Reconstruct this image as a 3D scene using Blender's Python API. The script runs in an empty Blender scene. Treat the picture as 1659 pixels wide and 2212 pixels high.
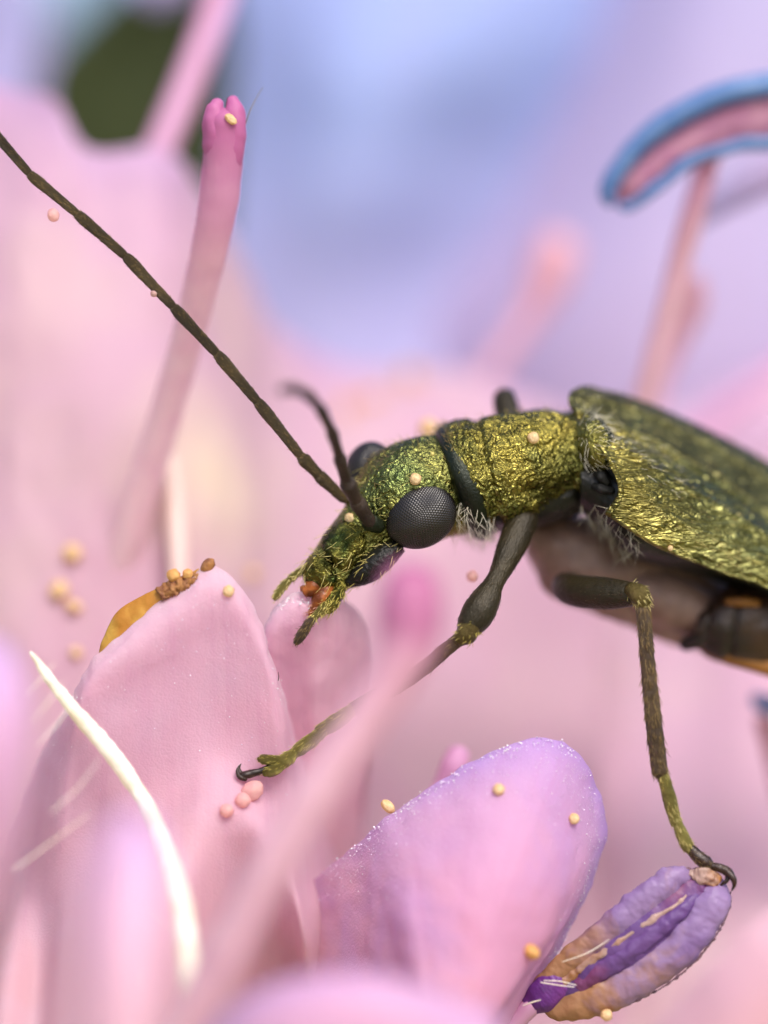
# Macro scene: a metallic green-gold beetle feeding on a pink/blue bugloss flower.
# Units: 1 Blender unit = 1 millimetre (scene unit scale 0.001).
import bpy, bmesh, math, random
import numpy as np
from mathutils import Vector, noise as mnoise
from mathutils.bvhtree import BVHTree

random.seed(7); rng = np.random.default_rng(7)
scene = bpy.context.scene
scene.unit_settings.system = 'METRIC'
scene.unit_settings.scale_length = 0.001
COL = scene.collection

# ------------------------------------------------------------------ camera
S = 0.003            # millimetres per reference pixel in the plane of focus
DIST = 28.0          # lens to plane of focus
ZC = 30.0            # height of the lens axis
CX, CY = 829.5, 1106.0
cam_d = bpy.data.cameras.new('camera')
cam = bpy.data.objects.new('camera', cam_d); COL.objects.link(cam)
cam.location = (0, -DIST, ZC); cam.rotation_euler = (math.radians(90), 0, 0)
cam_d.sensor_fit = 'VERTICAL'; cam_d.lens = 1000; cam_d.sensor_height = 1000*2212*S/DIST
cam_d.clip_start = 1.0; cam_d.clip_end = 1000
cam_d.dof.use_dof = True; cam_d.dof.focus_distance = DIST + 0.15
cam_d.dof.aperture_fstop = 0.46
scene.camera = cam

# ------------------------------------------------------------------ light
LDIR = Vector((0.25, -0.60, 0.76)).normalized()
world = bpy.data.worlds.new('World'); scene.world = world; world.use_nodes = True
wn = world.node_tree; bg = wn.nodes['Background']
sky = wn.nodes.new('ShaderNodeTexSky'); sky.sky_type = 'NISHITA'; sky.sun_disc = False
sky.sun_elevation = math.asin(LDIR.z); sky.sun_rotation = math.atan2(LDIR.x, LDIR.y)
sky.air_density = 0.7; sky.dust_density = 4.0; sky.ozone_density = 1.0
wn.links.new(sky.outputs[0], bg.inputs[0]); bg.inputs[1].default_value = 0.15
sun_d = bpy.data.lights.new('sun', 'SUN'); sun = bpy.data.objects.new('sun', sun_d); COL.objects.link(sun)
sun_d.energy = 1.0; sun_d.angle = math.radians(28); sun_d.color = (1.0, 0.97, 0.95)
sun.rotation_euler = LDIR.to_track_quat('Z', 'Y').to_euler(); sun.location = (6, -14, 50)

scene.view_settings.view_transform = 'Standard'; scene.view_settings.look = 'None'
scene.view_settings.exposure = 0.88; scene.view_settings.gamma = 1.0
scene.view_settings.use_curve_mapping = False
scene.render.engine = 'CYCLES'
scene.cycles.use_denoising = True
scene.cycles.max_bounces = 10; scene.cycles.transmission_bounces = 8; scene.cycles.diffuse_bounces = 8; scene.cycles.glossy_bounces = 3
scene.cycles.sample_clamp_indirect = 6

# ------------------------------------------------------------------ maths helpers
def A(*p): return np.array(p, float)
def Q(p):
    """reference pixel (x, y) at depth d (same pixel unit) -> point in pixel-sized space, undoing perspective"""
    k = (DIST + p[2]*S)/DIST
    return A(CX+(p[0]-CX)*k, CY+(p[1]-CY)*k, p[2])
def W(g):
    g = np.asarray(g, float)
    return np.stack([(g[..., 0]-CX)*S, g[..., 2]*S, (CY-g[..., 1])*S+ZC], -1)
def nrm(v):
    v = np.asarray(v, float); l = np.linalg.norm(v, axis=-1, keepdims=True); return v/np.maximum(l, 1e-9)
def crom(P, n):
    """Catmull-Rom resample of control rows P (k, ...) to n samples, uniform in control index"""
    P = np.asarray(P, float); k = len(P)
    if k == 2: P = np.stack([P[0], (P[0]+P[1])/2, P[1]]); k = 3
    E = np.concatenate([[2*P[0]-P[1]], P, [2*P[-1]-P[-2]]])
    t = np.linspace(0, k-1, n); i = np.minimum(t.astype(int), k-2); f = (t-i)
    f = f.reshape((-1,)+(1,)*(P.ndim-1))
    a, b, c, d = E[i], E[i+1], E[i+2], E[i+3]
    return 0.5*((2*b)+(c-a)*f+(2*a-5*b+4*c-d)*f**2+(3*b-a-3*c+d)*f**3)
_perm = np.random.default_rng(3).permutation(512); _perm = np.concatenate([_perm, _perm, _perm])
_grad = nrm(np.random.default_rng(4).normal(size=(512, 3)))
def pnoise(p):
    p = np.asarray(p, float); sh = p.shape[:-1]; p = p.reshape(-1, 3)
    i = np.floor(p).astype(int); f = p-i; w = f*f*f*(f*(f*6-15)+10); i &= 255; r = 0
    for dx in (0, 1):
        for dy in (0, 1):
            for dz in (0, 1):
                h = _perm[_perm[_perm[i[:, 0]+dx]+i[:, 1]+dy]+i[:, 2]+dz]
                g = (_grad[h]*(f-A(dx, dy, dz))).sum(1)
                r = r+g*(w[:, 0] if dx else 1-w[:, 0])*(w[:, 1] if dy else 1-w[:, 1])*(w[:, 2] if dz else 1-w[:, 2])
    return r.reshape(sh)*1.6
def ridges(p): return 1-2*np.abs(pnoise(p))
def rugose(p, f):
    """worm-like net of ridges"""
    w = np.stack([pnoise(p*f*.5+11), pnoise(p*f*.5+23), pnoise(p*f*.5+37)], -1)
    return (1-np.abs(pnoise(p*f+w*.9))*2.6).clip(-.6, 1)
def grid_normals(G, closed):
    if closed: du = np.roll(G, -1, 0)-np.roll(G, 1, 0)
    else: du = np.gradient(G, axis=0)
    dv = np.gradient(G, axis=1)
    return nrm(np.cross(du, dv)), nrm(dv)

# ------------------------------------------------------------------ object helpers
def tag(o, label=None, cat=None, group=None, kind=None):
    for k, v in (('label', label), ('category', cat), ('group', group), ('kind', kind)):
        if v: o[k] = v
    return o
def empty(name, p, label, cat, group=None):
    o = bpy.data.objects.new(name, None); COL.objects.link(o); o.location = W(p); o.empty_display_size = 0.2
    return tag(o, label, cat, group)
def root_loc(parent):
    l = Vector((0, 0, 0))
    while parent is not None:
        l = l+parent.location; parent = parent.parent
    return np.array(l)
def obj(name, verts, faces, mat, parent=None, uvs=None, smooth=True, origin=None, recalc=False):
    """verts in pixel space; object sits at its root's location"""
    V = W(verts)
    base = root_loc(parent) if parent is not None else (np.array(W(origin)) if origin is not None else np.zeros(3))
    me = bpy.data.meshes.new(name); me.from_pydata((V-base).tolist(), [], faces if isinstance(faces, list) else faces.tolist())
    if uvs is not None:
        li = np.zeros(len(me.loops), int); me.loops.foreach_get('vertex_index', li)
        ul = me.uv_layers.new(name='UVMap'); ul.data.foreach_set('uv', np.asarray(uvs, float)[li].ravel())
    if recalc:
        bm = bmesh.new(); bm.from_mesh(me); bmesh.ops.recalc_face_normals(bm, faces=bm.faces); bm.to_mesh(me); bm.free()
    me.polygons.foreach_set('use_smooth', [smooth]*len(me.polygons)); me.update()
    me.materials.append(mat)
    o = bpy.data.objects.new(name, me); COL.objects.link(o)
    if parent is not None: o.parent = parent
    else: o.location = base
    return o
def grid_obj(name, G, mat, parent=None, closed=False, caps=False, origin=None, thick=0):
    nu, nv = G.shape[:2]; idx = np.arange(nu*nv).reshape(nu, nv)
    if closed: a = idx; b = np.roll(idx, -1, 0)
    else: a = idx[:-1]; b = idx[1:]
    F = np.stack([a[:, :-1], b[:, :-1], b[:, 1:], a[:, 1:]], -1).reshape(-1, 4).tolist()
    V = G.reshape(-1, 3); uu, vv = np.meshgrid(np.arange(nu)/(nu-(0 if closed else 1)), np.arange(nv)/(nv-1), indexing='ij')
    UV = np.stack([uu, vv], -1).reshape(-1, 2)
    if closed: UV[:, 0] = np.abs(UV[:, 0]*2-1)      # mirrored so that no seam shows
    if caps:
        V = np.concatenate([V, [G[:, 0].mean(0), G[:, -1].mean(0)]]); UV = np.concatenate([UV, [[.5, 0], [.5, 1]]])
        n = nu*nv
        for i in range(nu):
            j = (i+1) % nu
            F.append([int(idx[j, 0]), int(idx[i, 0]), n]); F.append([int(idx[i, -1]), int(idx[j, -1]), n+1])
    o = obj(name, V, F, mat, parent, UV, origin=origin, recalc=closed)
    if thick:
        m = o.modifiers.new('thickness', 'SOLIDIFY'); m.thickness = thick*S; m.offset = 0
    return o
def loft_grid(rings, nu, nv):
    """rings: (centre, a, b, exponent) pixel space"""
    R = crom([np.concatenate([Q(r[0]), r[1], r[2], [r[3] if len(r) > 3 else 2.0]]) for r in rings], nv)
    th = np.linspace(0, 2*np.pi, nu, endpoint=False)[:, None]
    e = 2/R[:, 9][None]
    c = np.sign(np.cos(th))*np.abs(np.cos(th))**e; s = np.sign(np.sin(th))*np.abs(np.sin(th))**e
    return R[None, :, 0:3]+c[..., None]*R[None, :, 3:6]+s[..., None]*R[None, :, 6:9]
def tube_grid(pts, nu=16, nv=40, flat=1.0, cap=3, rot=0, raw=False, up=None):
    """pts: (px, py, d, r); rounded ends; returns (nu, nv+2cap, 3)"""
    C = crom([np.concatenate([A(*p[:3]) if raw else Q(p[:3]), [p[3]]]) for p in pts], nv)
    X, r = C[:, :3], np.maximum(C[:, 3], .3)
    T = nrm(np.gradient(X, axis=0))
    u = np.cross(T[0], A(0, 0, 1) if up is None else A(*up)); u = nrm(u if np.linalg.norm(u) > .05 else np.cross(T[0], A(0, 1, 0)))
    U = []
    for t in T:
        u = nrm(u-t*np.dot(u, t)); U.append(u)
    U = np.array(U); V = np.cross(T, U)
    if rot: U, V = U*math.cos(rot)+V*math.sin(rot), V*math.cos(rot)-U*math.sin(rot)
    if cap:
        a = np.linspace(0, np.pi/2, cap+1)[:-1]
        pre = [(X[0]-T[0]*r[0]*flat*np.cos(q)*.8, r[0]*np.sin(q)+.05, U[0], V[0]) for q in a]
        post = [(X[-1]+T[-1]*r[-1]*flat*np.cos(q)*.8, r[-1]*np.sin(q)+.05, U[-1], V[-1]) for q in a[::-1]]
        X = np.concatenate([[q[0] for q in pre], X, [q[0] for q in post]]); r = np.concatenate([[q[1] for q in pre], r, [q[1] for q in post]])
        U = np.concatenate([[q[2] for q in pre], U, [q[2] for q in post]]); V = np.concatenate([[q[3] for q in pre], V, [q[3] for q in post]])
    th = np.linspace(0, 2*np.pi, nu, endpoint=False)[:, None, None]
    return X[None]+np.cos(th)*(U*r[:, None])[None]+np.sin(th)*(V*r[:, None]*flat)[None]
def tube(name, pts, mat, parent=None, bump=0, bscale=.05, **k):
    origin = k.pop('origin', None); G = tube_grid(pts, **k)
    if bump:
        N, _ = grid_normals(G, True); G = G+N*(bump*pnoise(G*bscale))[..., None]
    o = grid_obj(name, G, mat, parent, closed=True, caps=True, origin=origin)
    return o, G
def surf_grid(ctrl, nu, nv, raw=False):
    C = np.array([[A(*p) if raw else Q(p) for p in row] for row in ctrl])   # rows (v) x cols (u)
    C = crom(C, nv); C = crom(np.swapaxes(C, 0, 1), nu)
    return C                                                                    # (nu, nv, 3)
def petal(name, ctrl, mat, parent, nu=60, nv=60, thick=9, ruffle=6, rs=.006, fine=0, fs=.06, edge=0):
    G = surf_grid(ctrl, nu, nv); N, _ = grid_normals(G, False)
    off = ruffle*pnoise(G*rs)+ruffle*.4*pnoise(G*rs*2.7)
    if fine: off = off+fine*pnoise(G*fs)
    G = G+N*off[..., None]
    if edge:   # uneven margin along the first column (u = 0)
        w = np.linspace(1, 0, nu)[:, None]**3
        G[..., :2] += (w*edge)[..., None]*np.stack([pnoise(G*.03), pnoise(G*.03+9)], -1)
    return grid_obj(name, G, mat, parent, thick=min(thick, 4)), G
def hairs(name, G, count, L, mat, parent, lift=.5, flow=(0, 0, 0), vflow=0, w=1.5, mask=None, closed=True, seed=1, jit=.35, curl=.6, outward=None, side=1):
    r = np.random.default_rng(seed); nu, nv = G.shape[:2]
    N, T = grid_normals(G, closed); N = N*side
    if closed:   # make normals point outwards
        c = G.mean(0, keepdims=True); sgn = np.sign(((G-c)*N).sum(-1).mean()); N = N*(sgn if sgn else 1)
    if outward is not None: N = N*np.sign((N*A(*outward)).sum(-1, keepdims=True)+1e-9)
    a = np.linalg.norm(np.cross(np.roll(G, -1, 0)-G, np.gradient(G, axis=1)), axis=-1); a[:, -1] = 0
    if not closed: a[-1] = 0
    pr = (a/a.sum()).ravel(); pick = r.choice(nu*nv, count, p=pr); ui, vi = pick//nv, pick % nv
    fu, fv = r.random(count)[:, None], r.random(count)[:, None]
    u2 = (ui+1) % nu if closed else np.minimum(ui+1, nu-1); v2 = np.minimum(vi+1, nv-1)
    P = (G[ui, vi]*(1-fu)+G[u2, vi]*fu)*(1-fv)+(G[ui, v2]*(1-fu)+G[u2, v2]*fu)*fv
    n, t = N[ui, vi], T[ui, vi]
    if mask is not None:
        k = mask(P, n); P, n, t = P[k], n[k], t[k]
    m = len(P)
    if m == 0: return None
    fl = A(*flow)[None]+t*vflow; fl = fl-n*(fl*n).sum(1, keepdims=True); fl = fl+r.normal(size=(m, 3))*jit; fl = nrm(fl-n*np.minimum(0, (fl*n).sum(1, keepdims=True)))
    d0 = nrm(n*lift+fl*(1-lift)); d1 = nrm(n*lift*(1-curl)+fl)
    Ls = L*(.6+.7*r.random((m, 1))); ts = [0, .35, .7, 1.0]
    pts = [P-n*.6+Ls*(d0*(q-q*q/2)+d1*q*q/2) for q in ts]
    sd = nrm(np.cross(d0, n+r.normal(size=(m, 3))*.3)); sd2 = nrm(np.cross(d0, sd))
    V = []; wid = [w*.5, w*.45, w*.3]
    for q in range(3):
        for k in range(3):
            ang = k*2*np.pi/3; V.append(pts[q]+wid[q]*(np.cos(ang)*sd+np.sin(ang)*sd2))
    V.append(pts[3]); V = np.stack(V, 1).reshape(-1, 3)
    f = []
    for q in range(2):
        for k in range(3):
            k2 = (k+1) % 3; f.append([q*3+k, q*3+k2, q*3+3+k2, q*3+3+k])
    tri = [[6, 7, 9], [7, 8, 9], [8, 6, 9]]
    base = (np.arange(m)*10)[:, None, None]
    F = (base+np.array(f)[None]).reshape(-1, 4).tolist()+(base+np.array(tri)[None]).reshape(-1, 3).tolist()
    o = obj(name, V, F, mat, parent); o['kind'] = 'stuff'
    return o

# ------------------------------------------------------------------ materials
def lin(c):
    if isinstance(c, str): c = [int(c[i:i+2], 16)/255 for i in (1, 3, 5)]
    return tuple(x/12.92 if x <= .04045 else ((x+.055)/1.055)**2.4 for x in c)+(1.0,)
class NT:
    def __init__(s, name):
        s.m = bpy.data.materials.new(name); s.m.use_nodes = True; s.t = s.m.node_tree; s.t.nodes.clear()
    def n(s, typ, **k):
        nd = s.t.nodes.new('ShaderNode'+typ)
        for a, b in k.items():
            if a[0] == '_': setattr(nd, a[1:], b)
            else: s.set(nd, a, b)
        return nd
    def set(s, nd, a, b):
        key = a.replace('__', ' '); i = nd.inputs[int(key[1:])] if key[0] == 'i' and key[1:].isdigit() else nd.inputs[key]
        if hasattr(b, 'is_output'): s.t.links.new(b, i)
        else: i.default_value = b
    def coord(s, kind='Object', scale=(1, 1, 1)):
        c = s.n('TexCoord'); mp = s.n('Mapping', Vector=c.outputs[kind], Scale=scale); return mp.outputs[0]
    def noise(s, co, scale, detail=3, rough=.5, dist=0):
        return s.n('TexNoise', Vector=co, Scale=scale, Detail=detail, Roughness=rough, Distortion=dist).outputs['Fac']
    def ramp(s, fac, stops):
        r = s.n('ValToRGB', Fac=fac); e = r.color_ramp.elements
        while len(e) < len(stops): e.new(.5)
        for el, (p, c) in zip(e, stops): el.position = p; el.color = c
        return r.outputs[0]
    def mix(s, f, a, b, mode='MIX'):
        x = s.n('Mix', _data_type='RGBA', _blend_type=mode); s.set(x, 'i0', f); s.set(x, 'i6', a); s.set(x, 'i7', b); return x.outputs[2]
    def math(s, op, a, b=0.0, clamp=False):
        x = s.n('Math', _operation=op, _use_clamp=clamp); s.set(x, 'i0', a); s.set(x, 'i1', b); return x.outputs[0]
    def out(s, sh):
        o = s.n('OutputMaterial'); s.t.links.new(sh, o.inputs['Surface']); return s.m

def petal_mat(name, stops, tint, axis='Y', tr=.5, noise_scale=.5, amt=.5, rough=.55, bump=.25, cell=34, spec=.3, fleck=None, side=None, spot=None):
    """petal colour runs along UV, blotched with a second pigment; thin and translucent"""
    t = NT(name); uv = t.n('TexCoord').outputs['UV']; sx = t.n('SeparateXYZ', Vector=uv)
    co = t.coord(); n1 = t.noise(co, noise_scale, 3, .5, .6)
    v = t.math('ADD', sx.outputs[0 if axis == 'X' else 1], t.math('MULTIPLY', t.math('SUBTRACT', n1, .5), .35))
    col = t.ramp(v, [(p, lin(c)) for p, c in stops])
    if side: col = t.mix(t.ramp(sx.outputs[1], [(.05, (1, 1, 1, 1)), (.42, (0, 0, 0, 1))]), col, lin(side))
    n2 = t.noise(co, noise_scale*1.9, 4, .55, .4)
    f = t.ramp(n2, [(.42, (0, 0, 0, 1)), (.68, (amt, amt, amt, 1))])
    col = t.mix(f, col, lin(tint))
    vein = t.noise(t.coord('UV', (1.6, 38, 1) if axis == 'X' else (38, 1.6, 1)), 1.0, 3, .6, .3)
    col = t.mix(t.ramp(vein, [(.5, (0, 0, 0, 1)), (.75, (.3, .3, .3, 1))]), col, t.mix(.5, col, lin('#d48cc0')))
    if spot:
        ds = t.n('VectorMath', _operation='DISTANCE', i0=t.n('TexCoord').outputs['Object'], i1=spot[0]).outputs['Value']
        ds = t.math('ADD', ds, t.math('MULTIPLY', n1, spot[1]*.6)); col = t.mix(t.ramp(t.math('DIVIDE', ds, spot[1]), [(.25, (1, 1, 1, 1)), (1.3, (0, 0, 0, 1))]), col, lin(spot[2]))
    if fleck:
        n3 = t.noise(co, fleck[0], 2, .5); f3 = t.ramp(n3, [(fleck[2], (0, 0, 0, 1)), (fleck[2]+.06, (1, 1, 1, 1))])
        col = t.mix(f3, col, lin(fleck[1]))
    nk = {}
    if bump > .1:
      vo = t.n('TexVoronoi', Vector=co, Scale=cell, _feature='SMOOTH_F1')
      h = t.math('ADD', t.math('MULTIPLY', vo.outputs['Distance'], -1.0), t.noise(co, cell*.35, 3))
      nk = {'Normal': t.n('Bump', Height=h, Strength=bump*.5, Distance=.012).outputs[0]}
    p = t.n('BsdfPrincipled', Base__Color=col, Roughness=rough, **nk)
    p.inputs['Specular IOR Level'].default_value = spec
    p.inputs['Sheen Weight'].default_value = .15; p.inputs['Sheen Roughness'].default_value = .5
    tl = t.n('BsdfTranslucent', Color=col, **nk)
    mx = t.n('MixShader', Fac=tr); t.t.links.new(p.outputs[0], mx.inputs[1]); t.t.links.new(tl.outputs[0], mx.inputs[2])
    return t.out(mx.outputs[0])

def metal_mat(name, gold, green, dark, scale=26, rough=.27, bump=.9, dist=.03, stretch=(1, 1, 1), patch=1.6, metallic=1.0, greenamt=(.4, .62), shoulder=False):
    t = NT(name); co = t.coord(); cs = t.coord(scale=stretch)
    w = t.noise(cs, scale, 3, .55, 1.3)
    rd = t.math('SUBTRACT', 1.0, t.math('MULTIPLY', t.math('ABSOLUTE', t.math('SUBTRACT', w, .5)), 6.0), True)   # net of wrinkles
    fine = t.noise(cs, scale*3.2, 2, .5, .5)
    n1 = t.noise(co, patch, 3, .6, .5)
    if shoulder:   # gold at the shoulder, green further back
        n1 = t.math('ADD', t.math('MULTIPLY', n1, .5), t.math('MULTIPLY', t.n('SeparateXYZ', Vector=t.n('TexCoord').outputs['UV']).outputs[1], .75))
    col = t.mix(t.ramp(n1, [(greenamt[0], (0, 0, 0, 1)), (greenamt[1], (1, 1, 1, 1))]), lin(gold), lin(green))
    col = t.mix(t.math('MULTIPLY', t.ramp(t.noise(co, patch*2.3, 3), [(.42, (0, 0, 0, 1)), (.7, (1, 1, 1, 1))]), .8), col, lin(dark))
    h = t.math('ADD', t.math('MULTIPLY', rd, 1.0), t.math('MULTIPLY', fine, .15))
    bp = t.n('Bump', Height=h, Strength=bump, Distance=dist)
    p = t.n('BsdfPrincipled', Base__Color=col, Metallic=metallic, Roughness=rough, Normal=bp.outputs[0])
    return t.out(p.outputs[0])

def skin_mat(name, c1, c2, scale=(14, 3), rough=.4, metallic=.3, bump=.6, dist=.02, spec=.5, coat=0):
    """cuticle of legs and antennae: grain runs lengthwise (UV)"""
    t = NT(name); uv = t.coord('UV', (scale[0], scale[1], 1)); n = t.noise(uv, 3.0, 4, .6, .4)
    co = t.coord(); n2 = t.noise(co, 3.0, 3)
    col = t.mix(t.ramp(n2, [(.35, (0, 0, 0, 1)), (.65, (1, 1, 1, 1))]), lin(c1), lin(c2))
    h = t.math('ADD', n, t.math('MULTIPLY', t.noise(co, 40, 2), .5))
    bp = t.n('Bump', Height=h, Strength=bump, Distance=dist)
    p = t.n('BsdfPrincipled', Base__Color=col, Metallic=metallic, Roughness=rough, Normal=bp.outputs[0])
    p.inputs['Specular IOR Level'].default_value = spec; p.inputs['Coat Weight'].default_value = coat
    return t.out(p.outputs[0])

def soft_mat(name, c1, c2, scale=6, rough=.5, tr=.3, bump=.2, bs=30, spec=.4, metallic=0, stops=(.4, .6)):
    t = NT(name); co = t.coord(); n = t.noise(co, scale, 3, .55, .3)
    col = t.mix(t.ramp(n, [(stops[0], (0, 0, 0, 1)), (stops[1], (1, 1, 1, 1))]), lin(c1), lin(c2))
    bp = t.n('Bump', Height=t.noise(co, bs, 3), Strength=bump, Distance=.02)
    p = t.n('BsdfPrincipled', Base__Color=col, Roughness=rough, Metallic=metallic, Normal=bp.outputs[0]); p.inputs['Specular IOR Level'].default_value = spec
    if tr <= 0: return t.out(p.outputs[0])
    tl = t.n('BsdfTranslucent', Color=col)
    mx = t.n('MixShader', Fac=tr); t.t.links.new(p.outputs[0], mx.inputs[1]); t.t.links.new(tl.outputs[0], mx.inputs[2])
    return t.out(mx.outputs[0])

def stalk_mat(name, stops, tint, tr=.3, rough=.5, axis=1, bump=.2):
    t = NT(name); uv = t.n('TexCoord').outputs['UV']; sx = t.n('SeparateXYZ', Vector=uv); co = t.coord()
    v = t.math('ADD', sx.outputs[axis], t.math('MULTIPLY', t.math('SUBTRACT', t.noise(co, 2.5, 3), .5), .12))
    col = t.ramp(v, [(p, lin(c)) for p, c in stops])
    col = t.mix(t.ramp(t.noise(co, 5, 3), [(.5, (0, 0, 0, 1)), (.75, (.4, .4, .4, 1))]), col, lin(tint))
    bp = t.n('Bump', Height=t.noise(t.coord(scale=(1, 1, .3)), 30, 3), Strength=bump, Distance=.02)
    p = t.n('BsdfPrincipled', Base__Color=col, Roughness=rough, Normal=bp.outputs[0])
    tl = t.n('BsdfTranslucent', Color=col)
    mx = t.n('MixShader', Fac=tr); t.t.links.new(p.outputs[0], mx.inputs[1]); t.t.links.new(tl.outputs[0], mx.inputs[2])
    return t.out(mx.outputs[0])

M = {}
M['head'] = metal_mat('beetle_head_metal', '#887e40', '#64784a', '#222a14', 17, .27, .3, .05, patch=1.2, greenamt=(.42, .8))
M['pron'] = metal_mat('beetle_pronotum_metal', '#8c8240', '#6a7242', '#1e220e', 13, .25, .35, .06, (1, 1, 1.2), 1.3, greenamt=(.48, .75))
M['snout'] = metal_mat('beetle_snout_metal', '#88803c', '#3c4826', '#12160b', 20, .26, .4, .05, patch=4.0)
M['elytra_shaded'] = metal_mat('beetle_shaded_elytron_metal', '#76744a', '#62603e', '#3c3b28', 10, .36, .5, .04, (.35, .35, 1.3), .9, greenamt=(.38, .6))  # same wing case metal, with the far side's shade put into the colour
M['elytra'] = metal_mat('beetle_elytra_metal', '#968c4c', '#7c7c4c', '#3a3e28', 11, .3, .55, .05, (.35, .35, 1.4), .9, greenamt=(.38, .6), shoulder=True)
M['black'] = skin_mat('beetle_black_cuticle', '#0a0a08', '#15150f', (6, 6), .32, .1, .5, spec=.35)
M['collar'] = skin_mat('beetle_collar', '#10150c', '#1d2612', (20, 4), .3, .5, .4)
M['brown'] = skin_mat('beetle_brown_underside', '#6c5248', '#957a70', (5, 5), .45, 0, .4)
M['abd'] = skin_mat('beetle_abdomen', '#1d130d', '#3a2414', (5, 5), .4, .1, .4)
M['abdlow'] = skin_mat('beetle_abdomen_rim', '#6b4212', '#8f5d1c', (5, 5), .45, 0, .4)
M['antenna'] = skin_mat('beetle_antenna', '#352b1a', '#58492e', (9, 14), .42, .35, 1.0, .03)
M['antenna2'] = skin_mat('beetle_near_antenna', '#20160f', '#39291d', (9, 14), .45, .2, .6)
M['femur'] = skin_mat('beetle_femur', '#201b10', '#322b19', (8, 8), .42, .35, .45, spec=.4)
M['tibia'] = skin_mat('beetle_tibia', '#33261a', '#54422c', (12, 3), .42, .3, .8)
M['tarsus'] = skin_mat('beetle_tarsus', '#6a6230', '#8a8244', (12, 4), .32, .7, .9)
M['claw'] = skin_mat('beetle_claw', '#1c120c', '#35231a', (6, 4), .25, .1, .2)
M['jaw'] = soft_mat('beetle_mouthparts', '#6b3511', '#a9602a', 9, .35, .15, .5)
M['sock'] = skin_mat('beetle_knee', '#463a1a', '#5e522a', (8, 6), .3, .7, .8)
M['hair_gold'] = soft_mat('seta_gold', '#c8b858', '#e6d890', 3, .35, .15, 0, metallic=.25)
M['hair_dark'] = soft_mat('seta_dark', '#3a3020', '#5a4a30', 3, .45, 0, 0)
M['hair_jaw'] = soft_mat('seta_orange', '#e0a080', '#f0c0a8', 3, .4, .3, 0)
M['hair_pale'] = soft_mat('seta_pale', '#e6dfc4', '#fbf6e6', 3, .4, .3, 0)
M['hair_brown'] = soft_mat('seta_brown', '#6e5a34', '#9a8250', 3, .4, .1, 0, metallic=.2)
t = NT('compound_eye'); p = t.n('BsdfPrincipled', Base__Color=lin('#0b0807'), Roughness=.16); p.inputs['Specular IOR Level'].default_value = .55
M['eye'] = t.out(p.outputs[0])
t = NT('compound_eye_seam'); p = t.n('BsdfPrincipled', Base__Color=lin('#2a2420'), Roughness=.3)
M['eye_seam'] = t.out(p.outputs[0])
M['pollen'] = soft_mat('pollen', '#e6bd84', '#f5dcae', 12, .55, .35, .6, 60)
M['pollen_pink'] = soft_mat('pollen_pink', '#f0c2c2', '#f4d0ca', 12, .5, .6, .4, 60)
M['pollen_orange'] = soft_mat('pollen_orange', '#d89a54', '#e8b872', 9, .55, .3, .5, 60)
M['bristle'] = soft_mat('white_bristle', '#f2ead2', '#fffdf2', 5, .4, .3, .35, 14)
M['crystal'] = soft_mat('petal_sparkle', '#ffffff', '#f6ecff', 5, .12, .3, .1, spec=.9)

# ------------------------------------------------------------------ setting: dark leaves far behind
t = NT('dark_leaf'); co = t.coord(); sx = t.n('SeparateXYZ', Vector=t.n('TexCoord').outputs['UV'])
c = t.mix(t.ramp(t.noise(co, .35, 4), [(.35, (0, 0, 0, 1)), (.65, (1, 1, 1, 1))]), lin('#2a3319'), lin('#3d4724'))
bp = t.n('Bump', Height=t.noise(co, 2.0, 4), Strength=.4, Distance=.3)
p = t.n('BsdfPrincipled', Base__Color=c, Roughness=.5, Normal=bp.outputs[0]); M['leaf'] = t.out(p.outputs[0])
M['rib'] = soft_mat('leaf_rib', '#4d5a30', '#5d6a3a', .5, .5, .1)
LEAVES = [((-900, 2900, 5200), (250, 1300, 4900), (700, -900, 4600), 1500, 'broad dark green leaf behind the gap beside the pink stalk'),
          ((3300, 3000, 6100), (2100, 1200, 5900), (1500, -1200, 5500), 1700, 'broad dark green leaf behind the blue petals'),
          ((900, 4700, 4300), (900, 3700, 5200), (1000, 2100, 6000), 2200, 'broad dark green leaf low under the flowers')]
for a, b, c_, wd, lab in LEAVES:
    C = crom([A(*a), A(*b), A(*c_)], 40); T = nrm(np.gradient(C, axis=0)); sd = nrm(np.cross(T, A(0, 0, 1)))
    prof = np.sin(np.linspace(.12, 1, 40)*np.pi)**.6*wd; u = np.linspace(-1, 1, 31)
    G = C[None]+u[:, None, None]*(sd*prof[:, None])[None]; G[..., 2] += -np.abs(u)[:, None]**1.4*350
    G[..., 2] += 60*pnoise(G*.0022)
    e = empty('leaf', tuple(a), lab, 'leaf', 'dark leaves behind the flowers')
    grid_obj('blade', G, M['leaf'], e, thick=40)
    tube('midrib', [(C[i][0], C[i][1], C[i][2]-25, 45-i*.9) for i in range(0, 40, 3)], M['rib'], e, raw=True)

t = NT('bounce_ground'); co = t.coord()  # unseen ground below the frame, added to bounce light up onto the petals
c = t.mix(t.ramp(t.noise(co, .08, 5, .6), [(.35, (0, 0, 0, 1)), (.65, (1, 1, 1, 1))]), lin('#8a8a5c'), lin('#a8a078'))
p = t.n('BsdfPrincipled', Base__Color=c, Roughness=.9, Normal=t.n('Bump', Height=t.noise(co, .5, 4), Strength=.5, Distance=1.0).outputs[0]); M['ground'] = t.out(p.outputs[0])
me = bpy.data.meshes.new('ground'); me.from_pydata([(-900, -900, 0), (900, -900, 0), (900, 900, 0), (-900, 900, 0)], [], [(0, 1, 2, 3)]); me.materials.append(M['ground'])
go = bpy.data.objects.new('ground', me); COL.objects.link(go); go['kind'] = 'structure'
M['stem'] = soft_mat('flower_stem', '#6a7a44', '#8a8a58', 1.0, .5, .1)
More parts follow.
